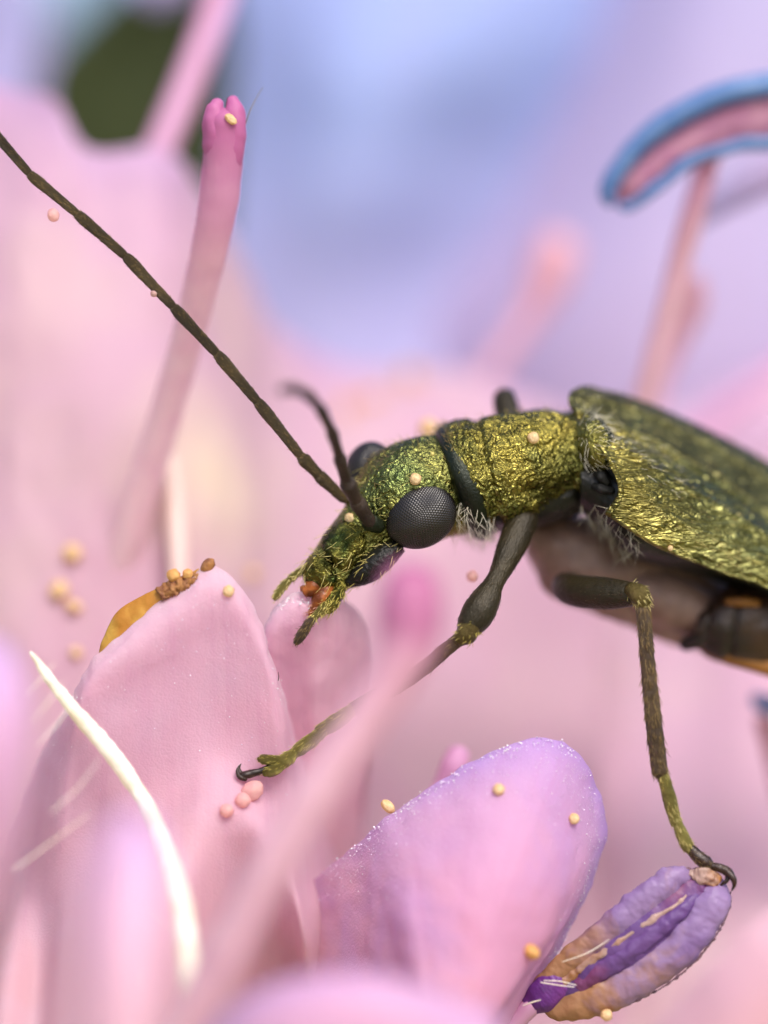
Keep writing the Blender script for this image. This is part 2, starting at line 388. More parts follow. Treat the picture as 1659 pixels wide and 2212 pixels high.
# ------------------------------------------------------------------ flowers behind
PINK = ['#e4b3c6', '#e9bccb', '#edc8cb']
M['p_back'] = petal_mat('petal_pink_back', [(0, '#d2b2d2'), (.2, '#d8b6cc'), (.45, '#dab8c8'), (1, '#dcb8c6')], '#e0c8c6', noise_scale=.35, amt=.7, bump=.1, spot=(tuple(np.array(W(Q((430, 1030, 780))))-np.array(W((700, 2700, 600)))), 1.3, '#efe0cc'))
M['p_blue'] = petal_mat('petal_blue', [(0, '#a6bae6'), (.3, '#b2c2ea'), (.5, '#bcc0e6'), (1, '#dcc4e0')], '#bdb4de', noise_scale=.1, amt=.3, bump=.1, axis='Y')
M['p_mauve'] = petal_mat('petal_mauve', [(0, '#c2c0e2'), (.4, '#c4b8da'), (1, '#d6bcd8')], '#c6bcde', noise_scale=.2, amt=.5, bump=.1)
M['p_blue2'] = petal_mat('petal_pale_blue', [(0, '#b9bfe6'), (1, '#d0bede')], '#c9b4dc', noise_scale=.3, amt=.4, bump=.1)
back = empty('flower', (1100, 2600, 2600), 'blue and lilac flower with a blue crescent anther, blurred behind the beetle', 'flower')
# big blue petal (with a long fold) behind everything
petal('petal', [[(430, -260, 2650), (800, -300, 2700), (1150, -300, 2900), (1500, -350, 3300)],
                [(500, 60, 2550), (760, 80, 2350), (1080, 60, 2500), (1420, 40, 3100)],
                [(490, 380, 2450), (760, 380, 2300), (1010, 380, 2550), (1300, 400, 2900)],
                [(470, 720, 2350), (720, 700, 2350), (930, 720, 2500), (1180, 760, 2600)],
                [(480, 1300, 2300), (720, 1300, 2200), (950, 1300, 2200), (1200, 1300, 2300)],
                [(700, 2500, 2300), (850, 2500, 2200), (1000, 2500, 2200), (1200, 2500, 2300)]], M['p_blue'], back, 70, 80, 14, 10, .002)
petal('petal', [[(1420, -400, 3100), (1650, -400, 2850), (1950, -400, 2900)],
                [(1300, 0, 2900), (1550, -20, 2600), (1950, -50, 2700)],
                [(1090, 420, 2700), (1420, 400, 2400), (1900, 350, 2500)],
                [(900, 800, 2500), (1320, 800, 2250), (1900, 850, 2300)],
                [(1000, 1500, 2500), (1400, 1500, 2200), (1950, 1500, 2300)],
                [(1000, 2500, 2500), (1400, 2500, 2200), (1950, 2500, 2300)]], M['p_mauve'], back, 60, 70, 14, 10, .002)
petal('petal', [[(-500, -300, 3600), (-150, -300, 3100), (90, -300, 3000)],
                [(-500, 100, 3500), (-150, 100, 3000), (100, 60, 2900)],
                [(-500, 500, 3400), (-150, 500, 2900), (90, 300, 2800)],
                [(-400, 1200, 3400), (0, 1200, 2900), (300, 1000, 2800)],
                [(0, 2500, 3400), (200, 2500, 2900), (500, 2500, 2800)]], M['p_blue2'], back, 40, 40, 14, 20, .003)

front = empty('flower', (700, 2700, 600), 'pink flower with ragged petals and stamens that the beetle stands on', 'flower')
# pink petal behind the beetle, notched at the top where the dark leaf shows through
pe, GPE = petal('petal', [[(-450, 250, 1500), (-150, 170, 1200), (40, 195, 1080), (120, 220, 1020), (188, 322, 1000), (335, 322, 1020), (430, 400, 1150), (520, 560, 1350), (600, 710, 1500), (760, 790, 1650), (960, 800, 1700), (1120, 850, 1700), (1300, 930, 1800)],
                [(-450, 420, 1350), (-150, 330, 1080), (30, 370, 960), (140, 430, 920), (215, 500, 910), (330, 500, 930), (420, 560, 1030), (520, 720, 1180), (600, 860, 1330), (760, 930, 1480), (960, 950, 1520), (1120, 1000, 1550), (1300, 1080, 1600)],
                [(-450, 900, 1000), (-150, 900, 800), (30, 900, 710), (140, 900, 690), (215, 900, 690), (330, 950, 700), (430, 1000, 760), (520, 1100, 860), (600, 1200, 980), (760, 1250, 1120), (960, 1300, 1220), (1120, 1350, 1300), (1300, 1400, 1400)],
                [(-450, 1500, 750), (-150, 1500, 600), (30, 1500, 520), (140, 1500, 510), (215, 1500, 520), (330, 1500, 540), (430, 1500, 580), (520, 1550, 650), (600, 1600, 720), (760, 1650, 850), (960, 1700, 920), (1120, 1700, 1000), (1300, 1700, 1000)],
                [(-450, 2500, 600), (-150, 2500, 500), (30, 2500, 420), (140, 2500, 400), (215, 2500, 400), (330, 2500, 400), (430, 2500, 420), (520, 2500, 450), (600, 2500, 480), (760, 2500, 500), (960, 2500, 500), (1120, 2500, 600), (1300, 2500, 700)]],
      M['p_back'], front, 110, 90, 10, 14, .004)
M['p_right'] = petal_mat('petal_pink_right', [(0, '#e2c4de'), (.35, '#e4c4d8'), (1, '#e6c6d2')], '#e8d2d4', noise_scale=.4, amt=.6, bump=.1)
petal('petal', [[(1080, 1000, 2300), (1250, 950, 2150), (1450, 900, 2050), (1659, 800, 2050), (1950, 700, 2200)],
                [(1040, 1250, 2000), (1250, 1250, 1850), (1450, 1200, 1750), (1700, 1100, 1750), (2000, 1050, 1900)],
                [(1000, 1550, 1600), (1250, 1600, 1450), (1450, 1600, 1350), (1700, 1500, 1350), (2000, 1500, 1500)],
                [(950, 2000, 1100), (1250, 2000, 950), (1450, 2000, 850), (1700, 2000, 850), (2000, 2000, 1000)],
                [(900, 2600, 800), (1200, 2600, 700), (1450, 2600, 600), (1700, 2600, 600), (2000, 2600, 700)]], M['p_right'], front, 70, 70, 10, 14, .004)

for fl, x, d in ((front, 800, 500), (back, 1100, 2400)):
    tube('calyx', [(x, 2420, d, 420), (x, 2700, d, 330), (x, 2950, d, 170), (x, 3060, d, 80)], M['stem'], fl, nu=24, nv=24, bump=20, bscale=.01, raw=True, cap=0)
    tube('stem', [(x, 2950, d, 90), (x+60, 5000, d+100, 100), (x-40, 8000, d+60, 110), (x, 11150, d, 120)], M['stem'], fl, nu=16, nv=40, raw=True)
# --- petal A: the ragged one under the front claw, margin in focus
M['p_a'] = petal_mat('petal_pink_near', [(0, '#f2dce6'), (.2, '#efcddd'), (.6, '#eecddb'), (1, '#eed0d6')], '#f0d8e6', axis='X', noise_scale=.9, amt=.5, bump=.4, tr=.65, cell=75)
topA = [(-60, 1930, 640), (35, 1745, 430), (105, 1600, 210), (162, 1500, 60), (200, 1430, 25), (262, 1372, 18), (330, 1312, 14), (395, 1265, 12), (432, 1228, 12), (470, 1226, 14), (515, 1262, 18), (548, 1315, 26), (572, 1375, 40), (600, 1470, 90), (640, 1600, 260), (700, 1750, 460), (780, 1900, 640)]
offs = [(0, 0, 0), (4, 60, -2), (10, 190, 32), (10, 400, 70), (6, 540, -20), (0, 760, -330), (-20, 1150, -760)]
ctrl = [[(x+dx*(1 if x > 300 else -1)+ (i-8)*9*(dy/400), y+dy*(1 if y < 1600 else .7), d+dd*(1 if dd > 0 else max(-.6, min(1, 1-(i-5)*.3)))-30*math.sin(i/16*math.pi)*(dy > 0)) for dx, dy, dd in offs] for i, (x, y, d) in enumerate(topA)]
pa, GA = petal('petal', ctrl, M['p_a'], front, 90, 140, 7, 3, .006, .3, .05, edge=5)
tag(pa, 'pink petal with a ragged brown and orange margin')
# its folded, withered orange margin
M['orange'] = soft_mat('withered_margin', '#bf8432', '#d2a648', 4, .45, .3, .5, 20)
M['brownrag'] = soft_mat('withered_brown', '#7a4a30', '#b07c48', 12, .55, .2, .8, 30)
G = surf_grid([[(205, 1440, 60), (222, 1436, 45), (238, 1430, 34)], [(234, 1356, 52), (250, 1364, 36), (268, 1372, 26)], [(268, 1312, 44), (284, 1328, 26), (298, 1344, 20)], [(324, 1282, 34), (336, 1296, 18), (344, 1310, 14)], [(376, 1256, 26), (388, 1266, 12), (398, 1276, 8)], [(432, 1232, 22), (432, 1240, 12), (434, 1250, 8)]], 14, 60)
N, _ = grid_normals(G, False); G = G+N*(4*pnoise(G*.03))[..., None]
rim = grid_obj('withered_rim', G, M['orange'], pa, thick=7); tag(rim, 'yellow orange withered fold along the petal margin')
G = surf_grid([[(335, 1272, 14), (345, 1285, 4), (352, 1296, 4)], [(372, 1252, 12), (380, 1268, 0), (386, 1282, 2)], [(405, 1242, 10), (410, 1256, 0), (412, 1268, 2)], [(430, 1232, 10), (428, 1246, 2), (426, 1258, 4)]], 14, 40)
N, _ = grid_normals(G, False); G = G+N*(5*pnoise(G*.09)+6*pnoise(G*.21))[..., None]; G[..., 1] += 5*pnoise(G*.25)
rag = grid_obj('torn_edge', G, M['brownrag'], pa, thick=5)

# --- petal B: pale lobe the beetle is chewing
M['p_b'] = petal_mat('petal_pale_chewed', [(0, '#faf0f4'), (.12, '#f5dce8'), (.4, '#f4d2e0'), (1, '#f4d0da')], '#f8e2ea', axis='X', noise_scale=1.2, amt=.5, bump=.35, tr=.65, cell=75)
topB = [(430, 1700, 420), (500, 1540, 260), (550, 1420, 175), (582, 1335, 132), (612, 1296, 118), (650, 1283, 112), (690, 1300, 122), (735, 1296, 170), (772, 1318, 240), (800, 1380, 330), (806, 1465, 420), (800, 1560, 500), (790, 1700, 580)]
offs = [(0, 0), (40, 0), (150, 60), (380, 200), (800, 380)]
ctrl = [[(x-(x-660)*.1*(dy/200), y+dy*(.75 if y > 1400 else 1), d+dd-25*math.sin(i/12*math.pi)*(dy > 0)) for dy, dd in offs] for i, (x, y, d) in enumerate(topB)]
pb, GB = petal('petal', ctrl, M['p_b'], front, 70, 110, 8, 5, .01, .5, .06, edge=4)
tag(pb, 'pale whitish petal lobe being chewed at its edge')

# --- petal C: large lilac lobe
M['p_c'] = petal_mat('petal_lilac_near', [(0, '#c8a8e0'), (.1, '#d2b2e4'), (.35, '#e2bedf'), (.7, '#ebbcd6'), (1, '#eec2d0')], '#d8b6e6', axis='X', noise_scale=.8, amt=.5, bump=.6, tr=.6, cell=75, side='#f2cad6')
topC = [(380, 2260, 640), (520, 2080, 460), (630, 1950, 280), (730, 1858, 130), (815, 1785, 40), (890, 1728, 16), (975, 1672, 8), (1065, 1622, 8), (1150, 1597, 14), (1215, 1604, 30), (1262, 1645, 55), (1296, 1715, 85), (1308, 1800, 110), (1285, 1895, 130), (1240, 1985, 140), (1190, 2090, 150), (1130, 2230, 160)]
ctrl = []
cen = A(960, 2330, -210)
for i, (x, y, d) in enumerate(topC):
    row = []
    for f in (0, .05, .16, .4, .75, 1.15):
        q = A(x, y, d)*(1-f)+cen*f
        q[2] += -75*math.sin(min(f, 1)*math.pi)*(1 if 3 < i < 14 else .5)
        row.append(tuple(q))
    ctrl.append(row)
pc, GC = petal('petal', ctrl, M['p_c'], front, 100, 160, 9, 6, .008, .8, .055, edge=4)
tag(pc, 'lilac petal lobe with a sparkling upper edge')

# --- soft petals in front and beside
M['p_f'] = petal_mat('petal_lilac_front', [(0, '#d2b6e4'), (.3, '#e2bee0'), (1, '#ecc4d6')], '#ecc2de', axis='Y', noise_scale=.5, amt=.4, bump=.1, tr=.5)
M['p_f3'] = petal_mat('petal_pink_lilac_front', [(0, '#dcc0ea'), (.25, '#ecc8e4'), (1, '#f2d0d8')], '#f0d0e2', axis='Y', noise_scale=.5, amt=.4, bump=.1, tr=.5)
M['p_f2'] = petal_mat('petal_pink_front', [(0, '#e6c4d4'), (.5, '#e9c2cc'), (1, '#e7b9c6')], '#efd0cf', axis='Y', noise_scale=.5, amt=.4, bump=.1)
petal('petal', [[(-120, 1330, -900), (0, 1390, -950), (30, 1420, -950)], [(-150, 1500, -1000), (10, 1520, -1050), (62, 1540, -1000)], [(-150, 1700, -1000), (0, 1720, -1050), (40, 1760, -1000)], [(-150, 2000, -900), (-30, 2000, -950), (-5, 2000, -900)]], M['p_f'], front, 30, 30, 9, 5)
petal('petal', [[(190, 1860, -1250), (250, 1775, -1290), (300, 1760, -1300), (352, 1810, -1280)], [(170, 2000, -1300), (230, 1900, -1370), (310, 1880, -1380), (362, 1930, -1350)], [(170, 2200, -1350), (220, 2150, -1440), (290, 2150, -1450), (345, 2170, -1400)], [(180, 2500, -1350), (220, 2500, -1420), (270, 2500, -1420), (320, 2500, -1350)]], M['p_f3'], front, 40, 40, 9, 5)
petal('petal', [[(380, 2300, -800), (520, 2160, -950), (700, 2105, -1020), (880, 2120, -1000), (1080, 2200, -900)], [(380, 2400, -850), (520, 2260, -1020), (700, 2205, -1100), (880, 2220, -1080), (1080, 2300, -950)], [(380, 2700, -800), (520, 2700, -950), (700, 2700, -1020), (880, 2700, -1000), (1080, 2700, -900)]], M['p_f'], front, 50, 30, 9, 6)
petal('petal', [[(1330, 2330, -500), (1450, 2180, -560), (1560, 2060, -600), (1680, 1960, -600), (1900, 1850, -500)], [(1400, 2450, -560), (1520, 2330, -640), (1640, 2220, -680), (1760, 2100, -680), (1950, 2000, -600)], [(1500, 2700, -500), (1650, 2600, -560), (1800, 2450, -600), (1900, 2300, -600), (2000, 2200, -500)]], M['p_f2'], front, 50, 30, 9, 6)

# ------------------------------------------------------------------ styles, stamens and bristles
M['style'] = stalk_mat('style_pink', [(0, '#d07cb2'), (.1, '#d686b8'), (.2, '#e2a2c8'), (.34, '#f0c6d4'), (.5, '#f6d8e0'), (1, '#f8e0e4')], '#e8b4d0', tr=.5)
M['stigma'] = stalk_mat('stigma_magenta', [(0, '#d07cb2'), (1, '#d07ab2')], '#e09cc4', tr=.5)
M['style_f'] = stalk_mat('style_front', [(0, '#ba6a98'), (.2, '#c47ea6'), (.3, '#dca8be'), (.55, '#eec6d6'), (1, '#f2d0de')], '#dea8c4', tr=.35)
M['filament'] = stalk_mat('filament_pink', [(0, '#dd9cc2'), (.4, '#e2b4c4'), (1, '#e4c0c8')], '#e4c2c2', tr=.3)
M['anther_far'] = soft_mat('anther_far_blue', '#86a4d8', '#a0b4e0', 2, .5, .3)
M['filament2'] = stalk_mat('filament_lilac', [(0, '#dca4cc'), (1, '#e2b2d0')], '#e0aed2', tr=.3)
# style with forked tip (upper left)
sty, G = tube('style', [(486, 262, 122, 38), (482, 330, 140, 44), (473, 430, 172, 44), (452, 540, 225, 41), (424, 660, 300, 38), (392, 780, 385, 37), (350, 920, 480, 38), (300, 1080, 570, 40), (240, 1280, 650, 42), (190, 1450, 700, 44)], M['style'], front, nu=28, nv=90, bump=1.2, bscale=.025)
tag(sty, 'pink style with a forked magenta tip')
tube('stigma_lobe', [(470, 350, 140, 30), (464, 290, 122, 28), (463, 245, 118, 23), (468, 224, 118, 15)], M['stigma'], sty, nu=20, nv=26, bump=3, bscale=.04)
tube('stigma_lobe', [(496, 350, 140, 30), (505, 290, 122, 27), (507, 240, 118, 22), (503, 216, 118, 13)], M['stigma'], sty, nu=20, nv=26, bump=3, bscale=.04)
tube('hair', [(530, 270, 120, 1.2), (540, 240, 125, .9), (552, 215, 130, .7), (568, 188, 135, .4)], M['hair_brown'], sty, nu=5, nv=12)
# style passing in front of the front leg
styf, G = tube('style', [(888, 1268, -830, 60), (886, 1320, -835, 66), (880, 1380, -840, 60), (860, 1440, -845, 52), (812, 1520, -840, 46), (750, 1610, -830, 44), (680, 1715, -810, 45), (600, 1850, -770, 45), (520, 2000, -710, 45), (420, 2200, -620, 46), (330, 2420, -530, 48)], M['style_f'], front, nu=28, nv=80, bump=3, bscale=.02)
tag(styf, 'pink style with a broad magenta end, out of focus')
# filament beside the dark gap
tube('filament', [(512, -160, 1330, 36), (472, 0, 1290, 34), (425, 130, 1240, 33), (372, 260, 1190, 34), (325, 370, 1160, 36), (270, 520, 1120, 40)], M['filament2'], front, nu=20, nv=40)
tube('anther', [(300, -60, 2200, 30), (340, -25, 2150, 44), (385, -50, 2150, 34)], M['p_blue2'], back, nu=16, nv=20)
# cream filament behind the petals (left)
M['cream'] = stalk_mat('filament_cream', [(0, '#ead6c8'), (1, '#e6ccc6')], '#eedccc', tr=.3)
tube('filament', [(372, 1000, 660, 20), (378, 1080, 620, 26), (384, 1180, 570, 26), (390, 1300, 520, 24)], M['cream'], front, nu=16, nv=30)
# pink clubs behind
M['club'] = stalk_mat('club_pink', [(0, '#e2acb6'), (.3, '#e0acbc'), (1, '#dcb2d0')], '#e2b8b4', tr=.3)
st, G = tube('stamen', [(1205, 535, 1800, 52), (1188, 590, 1800, 56), (1165, 640, 1800, 44), (1130, 700, 1790, 30), (1075, 780, 1780, 26), (1010, 880, 1760, 26), (950, 1000, 1740, 28)], M['club'], back, nu=20, nv=50)
st, G = tube('stamen', [(1500, 610, 1100, 26), (1496, 660, 1100, 34), (1470, 720, 1100, 28), (1440, 800, 1100, 22), (1400, 920, 1080, 22)], M['club'], back, nu=20, nv=40)

# blue crescent anther (upper right)
M['blue'] = stalk_mat('anther_blue', [(0, '#5676aa'), (.5, '#4f72a8'), (1, '#5c80b0')], '#7d98c0', tr=.15, rough=.4)
M['pinkpulp'] = soft_mat('anther_pink', '#cf8fb4', '#e0a6c0', 5, .6, .3, .9, 16)
fil, G = tube('stamen', [(1535, 325, 690, 26), (1515, 400, 690, 28), (1492, 480, 700, 29), (1465, 580, 730, 28), (1438, 690, 760, 28), (1408, 800, 790, 29), (1375, 920, 830, 30), (1330, 1080, 890, 32)], M['filament'], back, nu=20, nv=60, bump=2, bscale=.03)
tag(fil, 'pinkish stamen carrying a blue crescent anther')
tube('anther_rim', [(1318, 436, 570, 14), (1312, 415, 568, 20), (1330, 375, 565, 23), (1370, 325, 560, 25), (1425, 275, 555, 28), (1490, 235, 552, 28), (1560, 205, 550, 28), (1640, 186, 550, 28), (1740, 175, 555, 25), (1850, 190, 560, 14)], M['blue'], fil, nu=18, nv=60, bump=3, bscale=.03)
tube('anther_rim', [(1338, 442, 570, 7), (1352, 448, 564, 12), (1385, 430, 560, 14), (1430, 395, 558, 15), (1480, 355, 558, 16), (1540, 330, 558, 16), (1610, 312, 558, 16), (1700, 300, 560, 16), (1850, 220, 565, 12)], M['blue'], fil, nu=18, nv=60, bump=3, bscale=.03)
G = surf_grid([[(1318, 428, 630), (1328, 438, 630), (1345, 445, 630)], [(1345, 368, 620), (1362, 390, 595), (1390, 422, 620)], [(1428, 290, 615), (1445, 325, 585), (1462, 365, 615)], [(1540, 225, 610), (1550, 265, 580), (1560, 318, 615)], [(1640, 200, 610), (1645, 240, 580), (1650, 300, 615)], [(1850, 195, 615), (1850, 205, 605), (1850, 215, 615)]], 24, 80)
N, _ = grid_normals(G, False); G = G+N*(3*pnoise(G*.05)+2*pnoise(G*.14))[..., None]
tag(grid_obj('anther_lining', G, M['pinkpulp'], fil, thick=20), 'grainy pink inside of the anther')
bs, G = tube('stamen', [(1652, 1560, 720, 24), (1662, 1600, 720, 22), (1680, 1680, 730, 20), (1720, 1850, 760, 20)], M['club'], back, nu=16, nv=24)
tube('anther', [(1632, 1508, 700, 14), (1650, 1520, 705, 22), (1690, 1530, 710, 20)], M['anther_far'], bs, nu=16, nv=20)
tube('filament', [(1400, 1010, 1700, 24), (1480, 955, 1700, 26), (1580, 880, 1700, 28), (1700, 795, 1700, 30), (1850, 690, 1700, 30)], M['filament2'], back, nu=16, nv=30)
tube('style', [(990, 1630, 330, 26), (980, 1655, 330, 30), (955, 1700, 340, 22), (900, 1790, 360, 18)], M['filament2'], front, nu=18, nv=30)
# mauve anther part behind it
tube('anther', [(1500, 480, 900, 20), (1580, 420, 900, 40), (1680, 370, 900, 46), (1800, 340, 900, 40)], M['p_mauve'], back, nu=16, nv=30)

# open anther the middle claw holds (lower right)
def anther_mat(name, a, b, c, thr, sc=2.2):
    t = NT(name); co = t.coord(scale=(1, 1, 1)); uv = t.n('TexCoord').outputs['UV']; sx = t.n('SeparateXYZ', Vector=uv)
    n = t.noise(co, sc, 4, .6, .6)
    v = t.math('ADD', t.math('MULTIPLY', sx.outputs[1], .55), t.math('MULTIPLY', n, 1.0))
    base = t.mix(t.ramp(t.noise(co, 1.7, 3), [(.35, (0, 0, 0, 1)), (.65, (1, 1, 1, 1))]), lin(a), lin(b))
    col = t.mix(t.ramp(v, [(thr, (0, 0, 0, 1)), (thr+.22, (1, 1, 1, 1))]), base, lin(c))
    bp = t.n('Bump', Height=t.noise(co, 26, 4), Strength=.4, Distance=.02)
    p = t.n('BsdfPrincipled', Base__Color=col, Roughness=.4, Normal=bp.outputs[0]); tl = t.n('BsdfTranslucent', Color=col)
    mx = t.n('MixShader', Fac=.45); t.t.links.new(p.outputs[0], mx.inputs[1]); t.t.links.new(tl.outputs[0], mx.inputs[2]); return t.out(mx.outputs[0])
M['an1'] = anther_mat('anther_valve', '#9274ae', '#b79cc6', '#bd8f68', .72)
M['an2'] = anther_mat('anther_seam', '#6a4690', '#84609f', '#8e4f80', .85)
M['an3'] = anther_mat('anther_rim_cream', '#c09a8c', '#d8bcae', '#c08850', .8, 5)
M['an4'] = soft_mat('anther_foot', '#5e2a78', '#7a3c8c', 4, .45, .15, .4)
an, GAn = tube('stamen', [(1185, 2155, 45, 36), (1255, 2108, 40, 58), (1340, 2052, 34, 72), (1425, 1990, 30, 70), (1495, 1932, 30, 52), (1535, 1902, 34, 28)], M['an2'], front, nu=30, nv=70, bump=5, bscale=.03, flat=.7)
tag(an, 'purple and orange open anther under the middle claw')
def lobe(pts, mat, nm, bump=5, bs=.03, flat=.62):
    G = tube_grid(pts, 36, 130, flat); N, _ = grid_normals(G, True)
    G = G+N*(bump*pnoise(G*bs)+bump*.25*pnoise(G*.11)+bump*.2*ridges(G*.19))[..., None]; G[..., 1] += 3*pnoise(G*.05+7)
    return grid_obj(nm, G, mat, an, closed=True, caps=True)
lobe([(1500, 1893, 22, 15), (1452, 1902, 8, 29), (1400, 1940, 4, 34), (1340, 1990, 4, 34), (1280, 2040, 10, 32), (1225, 2085, 20, 31), (1170, 2140, 35, 24)], M['an1'], 'anther_lobe')
lobe([(1550, 1907, 22, 18), (1542, 1945, 6, 36), (1509, 2000, -2, 39), (1459, 2055, -2, 41), (1394, 2103, 4, 41), (1324, 2140, 12, 41), (1254, 2165, 24, 37), (1189, 2175, 38, 28)], M['an1'], 'anther_lobe')
lobe([(1515, 1925, 8, 9), (1480, 1960, -10, 15), (1430, 2005, -14, 18), (1370, 2050, -12, 20), (1310, 2092, -4, 20), (1250, 2130, 12, 18)], M['an2'], 'anther_ridge', 3, .04)
lobe([(1500, 1915, 6, 3), (1466, 1950, -12, 4), (1415, 1983, -16, 6), (1362, 2018, -14, 4), (1300, 2062, -8, 8), (1235, 2105, 10, 12), (1190, 2140, 22, 10)], M['an3'], 'anther_rim', 4, .05)
lobe([(1210, 2120, 22, 30), (1172, 2152, 24, 36), (1146, 2172, 30, 24)], M['an4'], 'anther_foot', 3)
M['an5'] = soft_mat('anther_margin', '#5e4658', '#8a6a78', 9, .5, .2, .5)
for a in ([(1505, 1876, 16, 1.5), (1448, 1878, 6, 2.4), (1392, 1912, 2, 2), (1330, 1962, 2, 2.4), (1268, 2012, 8, 1.8), (1212, 2062, 18, 2.2)], [(1578, 1926, 16, 1.5), (1576, 1962, 4, 2.2), (1546, 2022, -4, 1.8), (1496, 2082, -4, 2.4), (1430, 2134, 2, 2), (1362, 2168, 10, 2)]):
    tube('anther_margin', a, M['an5'], an, nu=7, nv=150, bump=3.5, bscale=.12)
lobe([(1492, 1890, 14, 12), (1522, 1893, 2, 18), (1548, 1905, 6, 14)], M['an3'], 'anther_tip', 6, .08)
for a in ([(1175, 2118, -10, .9), (1210, 2120, -16, 1.2), (1245, 2128, -14, .6)], [(1215, 2078, -18, .9), (1270, 2058, -30, 1.2), (1315, 2030, -26, .6)], [(1168, 2122, -8, 1.2), (1205, 2128, -14, 1.2), (1240, 2132, -12, .8)], [(1130, 2172, 0, 1.2), (1150, 2165, -8, 1.6), (1168, 2160, -8, .8)]):
    tube('hair', a, M['bristle'], an, nu=6, nv=14)
tube('filament', [(1150, 2170, 34, 22), (1090, 2230, 50, 22), (1000, 2330, 70, 24), (900, 2480, 90, 26)], M['filament2'], an, nu=14, nv=20)

# white bristles
br, G = tube('bristle', [(66, 1408, -40, 3), (92, 1445, -38, 10), (125, 1490, -36, 13), (165, 1540, -34, 16), (205, 1585, -32, 18), (245, 1632, -34, 19), (282, 1685, -40, 18), (312, 1730, -60, 17), (335, 1775, -150, 18), (362, 1840, -260, 20), (385, 1920, -340, 21), (402, 2010, -400, 22), (415, 2200, -440, 24)], M['bristle'], front, nu=20, nv=110, bump=2.5, bscale=.05)
tag(br, 'thick white bristle')
tube('bristle', [(330, 2110, -750, 6), (290, 2150, -780, 28), (255, 2210, -800, 36), (200, 2330, -800, 40)], M['bristle'], front, nu=18, nv=30)
for a in ([(110, 1755, -260, 1.10), (170, 1700, -250, 1.43), (215, 1640, -240, 0.55)], [(30, 1880, -260, 1.65), (110, 1820, -250, 1.65), (190, 1760, -230, 0.83)], [(60, 1500, -200, 1.10), (95, 1460, -190, 1.65), (120, 1430, -180, 0.55)], [(80, 1610, -200, 1.10), (130, 1555, -190, 1.65), (165, 1500, -170, 0.55)], [(320, 1950, -280, 0.55), (350, 1985, -290, 1.43), (378, 2010, -300, 1.10)], [(70, 1560, -260, 1.10), (110, 1510, -250, 1.65), (140, 1470, -240, 0.55)]):
    tube('bristle', a, M['bristle'], front, nu=7, nv=20)
# dark fleck hairs on petals
tube('hair', [(601, 1452, 50, .6), (602, 1464, 44, 1), (599, 1476, 50, .5)], M['claw'], front, nu=5, nv=8)

# sparkling papillae along the petals
def sparkles(name, G, n, mask, r0, parent, seed):
    r = np.random.default_rng(seed); P = G.reshape(-1, 3); k = np.where(mask(P))[0]; k = r.choice(k, min(n, len(k)), replace=False)
    V, F = [], []
    for q in P[k]:
        s = r0*(.45+r.random()*.9); c = q+A(*(r.normal(size=3)*3))-A(0, 0, 6)
        o6 = nrm(r.normal(size=(6, 3))*.4+A([1, 0, 0], [-1, 0, 0], [0, 1, 0], [0, -1, 0], [0, 0, 1], [0, 0, -1]))*s*(.7+.6*r.random((6, 1))); b = len(V)
        V += list(c+o6)
        F += [[b+i, b+j, b+l] for i in (0, 1) for j in (2, 3) for l in (4, 5)]
    o = obj(name, np.array(V), F, M['crystal'], parent, smooth=False); o['kind'] = 'stuff'
nu, nv = GC.shape[:2]
top = GC[:max(2, nu//9)].reshape(1, -1, 3)
sparkles('sparkle', top, 260, lambda P: (P[:, 0] > 700)*(P[:, 0] < 1240), 2.0, pc, 5)
sparkles('sparkle', GC[:nu//2].reshape(1, -1, 3), 420, lambda P: P[:, 0] > 640, 1.5, pc, 6)
sparkles('sparkle', GA[:GA.shape[0]//2].reshape(1, -1, 3), 190, lambda P: P[:, 0] > 150, 1.6, pa, 8)
sparkles('sparkle', GB[:12].reshape(1, -1, 3), 70, lambda P: (P[:, 0] > 600)*(P[:, 0] < 690), 2.6, pb, 9)
# velvety down on petal C and A
hairs('down', GC[:nu//3], 2600, 9, M['crystal'], pc, lift=.35, flow=(-.3, 1, -.2), w=1.0, closed=False, seed=11, outward=(0, 0, -1), mask=lambda P, n: P[:, 0] > 640)
hairs('down', GA[:30], 1400, 8, M['crystal'], pa, lift=.35, flow=(-.3, 1, -.2), w=.9, closed=False, seed=12, outward=(0, 0, -1))

# ------------------------------------------------------------------ the beetle
beetle = empty('beetle', (1300, 1900, 150), 'metallic golden green beetle with long dark antennae chewing a pink petal', 'beetle')
def perp(dx, dy, h): l = math.hypot(dx, dy); return A(-dy/l*h, dx/l*h, 0)
# head
def head_rings(spec):
    R = []
    for (x, y, d, dx, dy, h, hd, e) in spec:
        R.append(((x, y, d), perp(dx, dy, h), A(0, 0, hd), e))
    return R
hs = [(1062, 1052, 225, -1, .05, 70, 80, 2), (1030, 1050, 215, -1, .08, 92, 95, 2.0), (990, 1048, 200, -1, .1, 106, 112, 2.1), (945, 1052, 185, -1, .2, 113, 120, 2.1), (900, 1062, 170, -.95, .35, 116, 122, 2.1),
      (860, 1080, 160, -.85, .55, 108, 112, 2.1), (826, 1108, 152, -.8, .65, 90, 92, 2.0), (798, 1140, 146, -.76, .66, 76, 76, 2.0), (772, 1170, 140, -.76, .66, 69, 66, 2.1), (745, 1200, 134, -.76, .66, 66, 60, 2.2), (718, 1228, 128, -.76, .66, 58, 52, 2.3), (695, 1254, 124, -.76, .66, 46, 42, 2.3), (680, 1268, 122, -.76, .66, 22, 22, 2)]
GH = loft_grid(head_rings(hs), 380, 300)
N, _ = grid_normals(GH, True); c = GH.mean(0, keepdims=True); N = N*np.sign(((GH-c)*N).sum(-1).mean())
wr = 2.3*rugose(GH, .07)+.9*rugose(GH+50, .15)
front_ = np.clip((GH[..., 0]-700)/80, 0, 1)
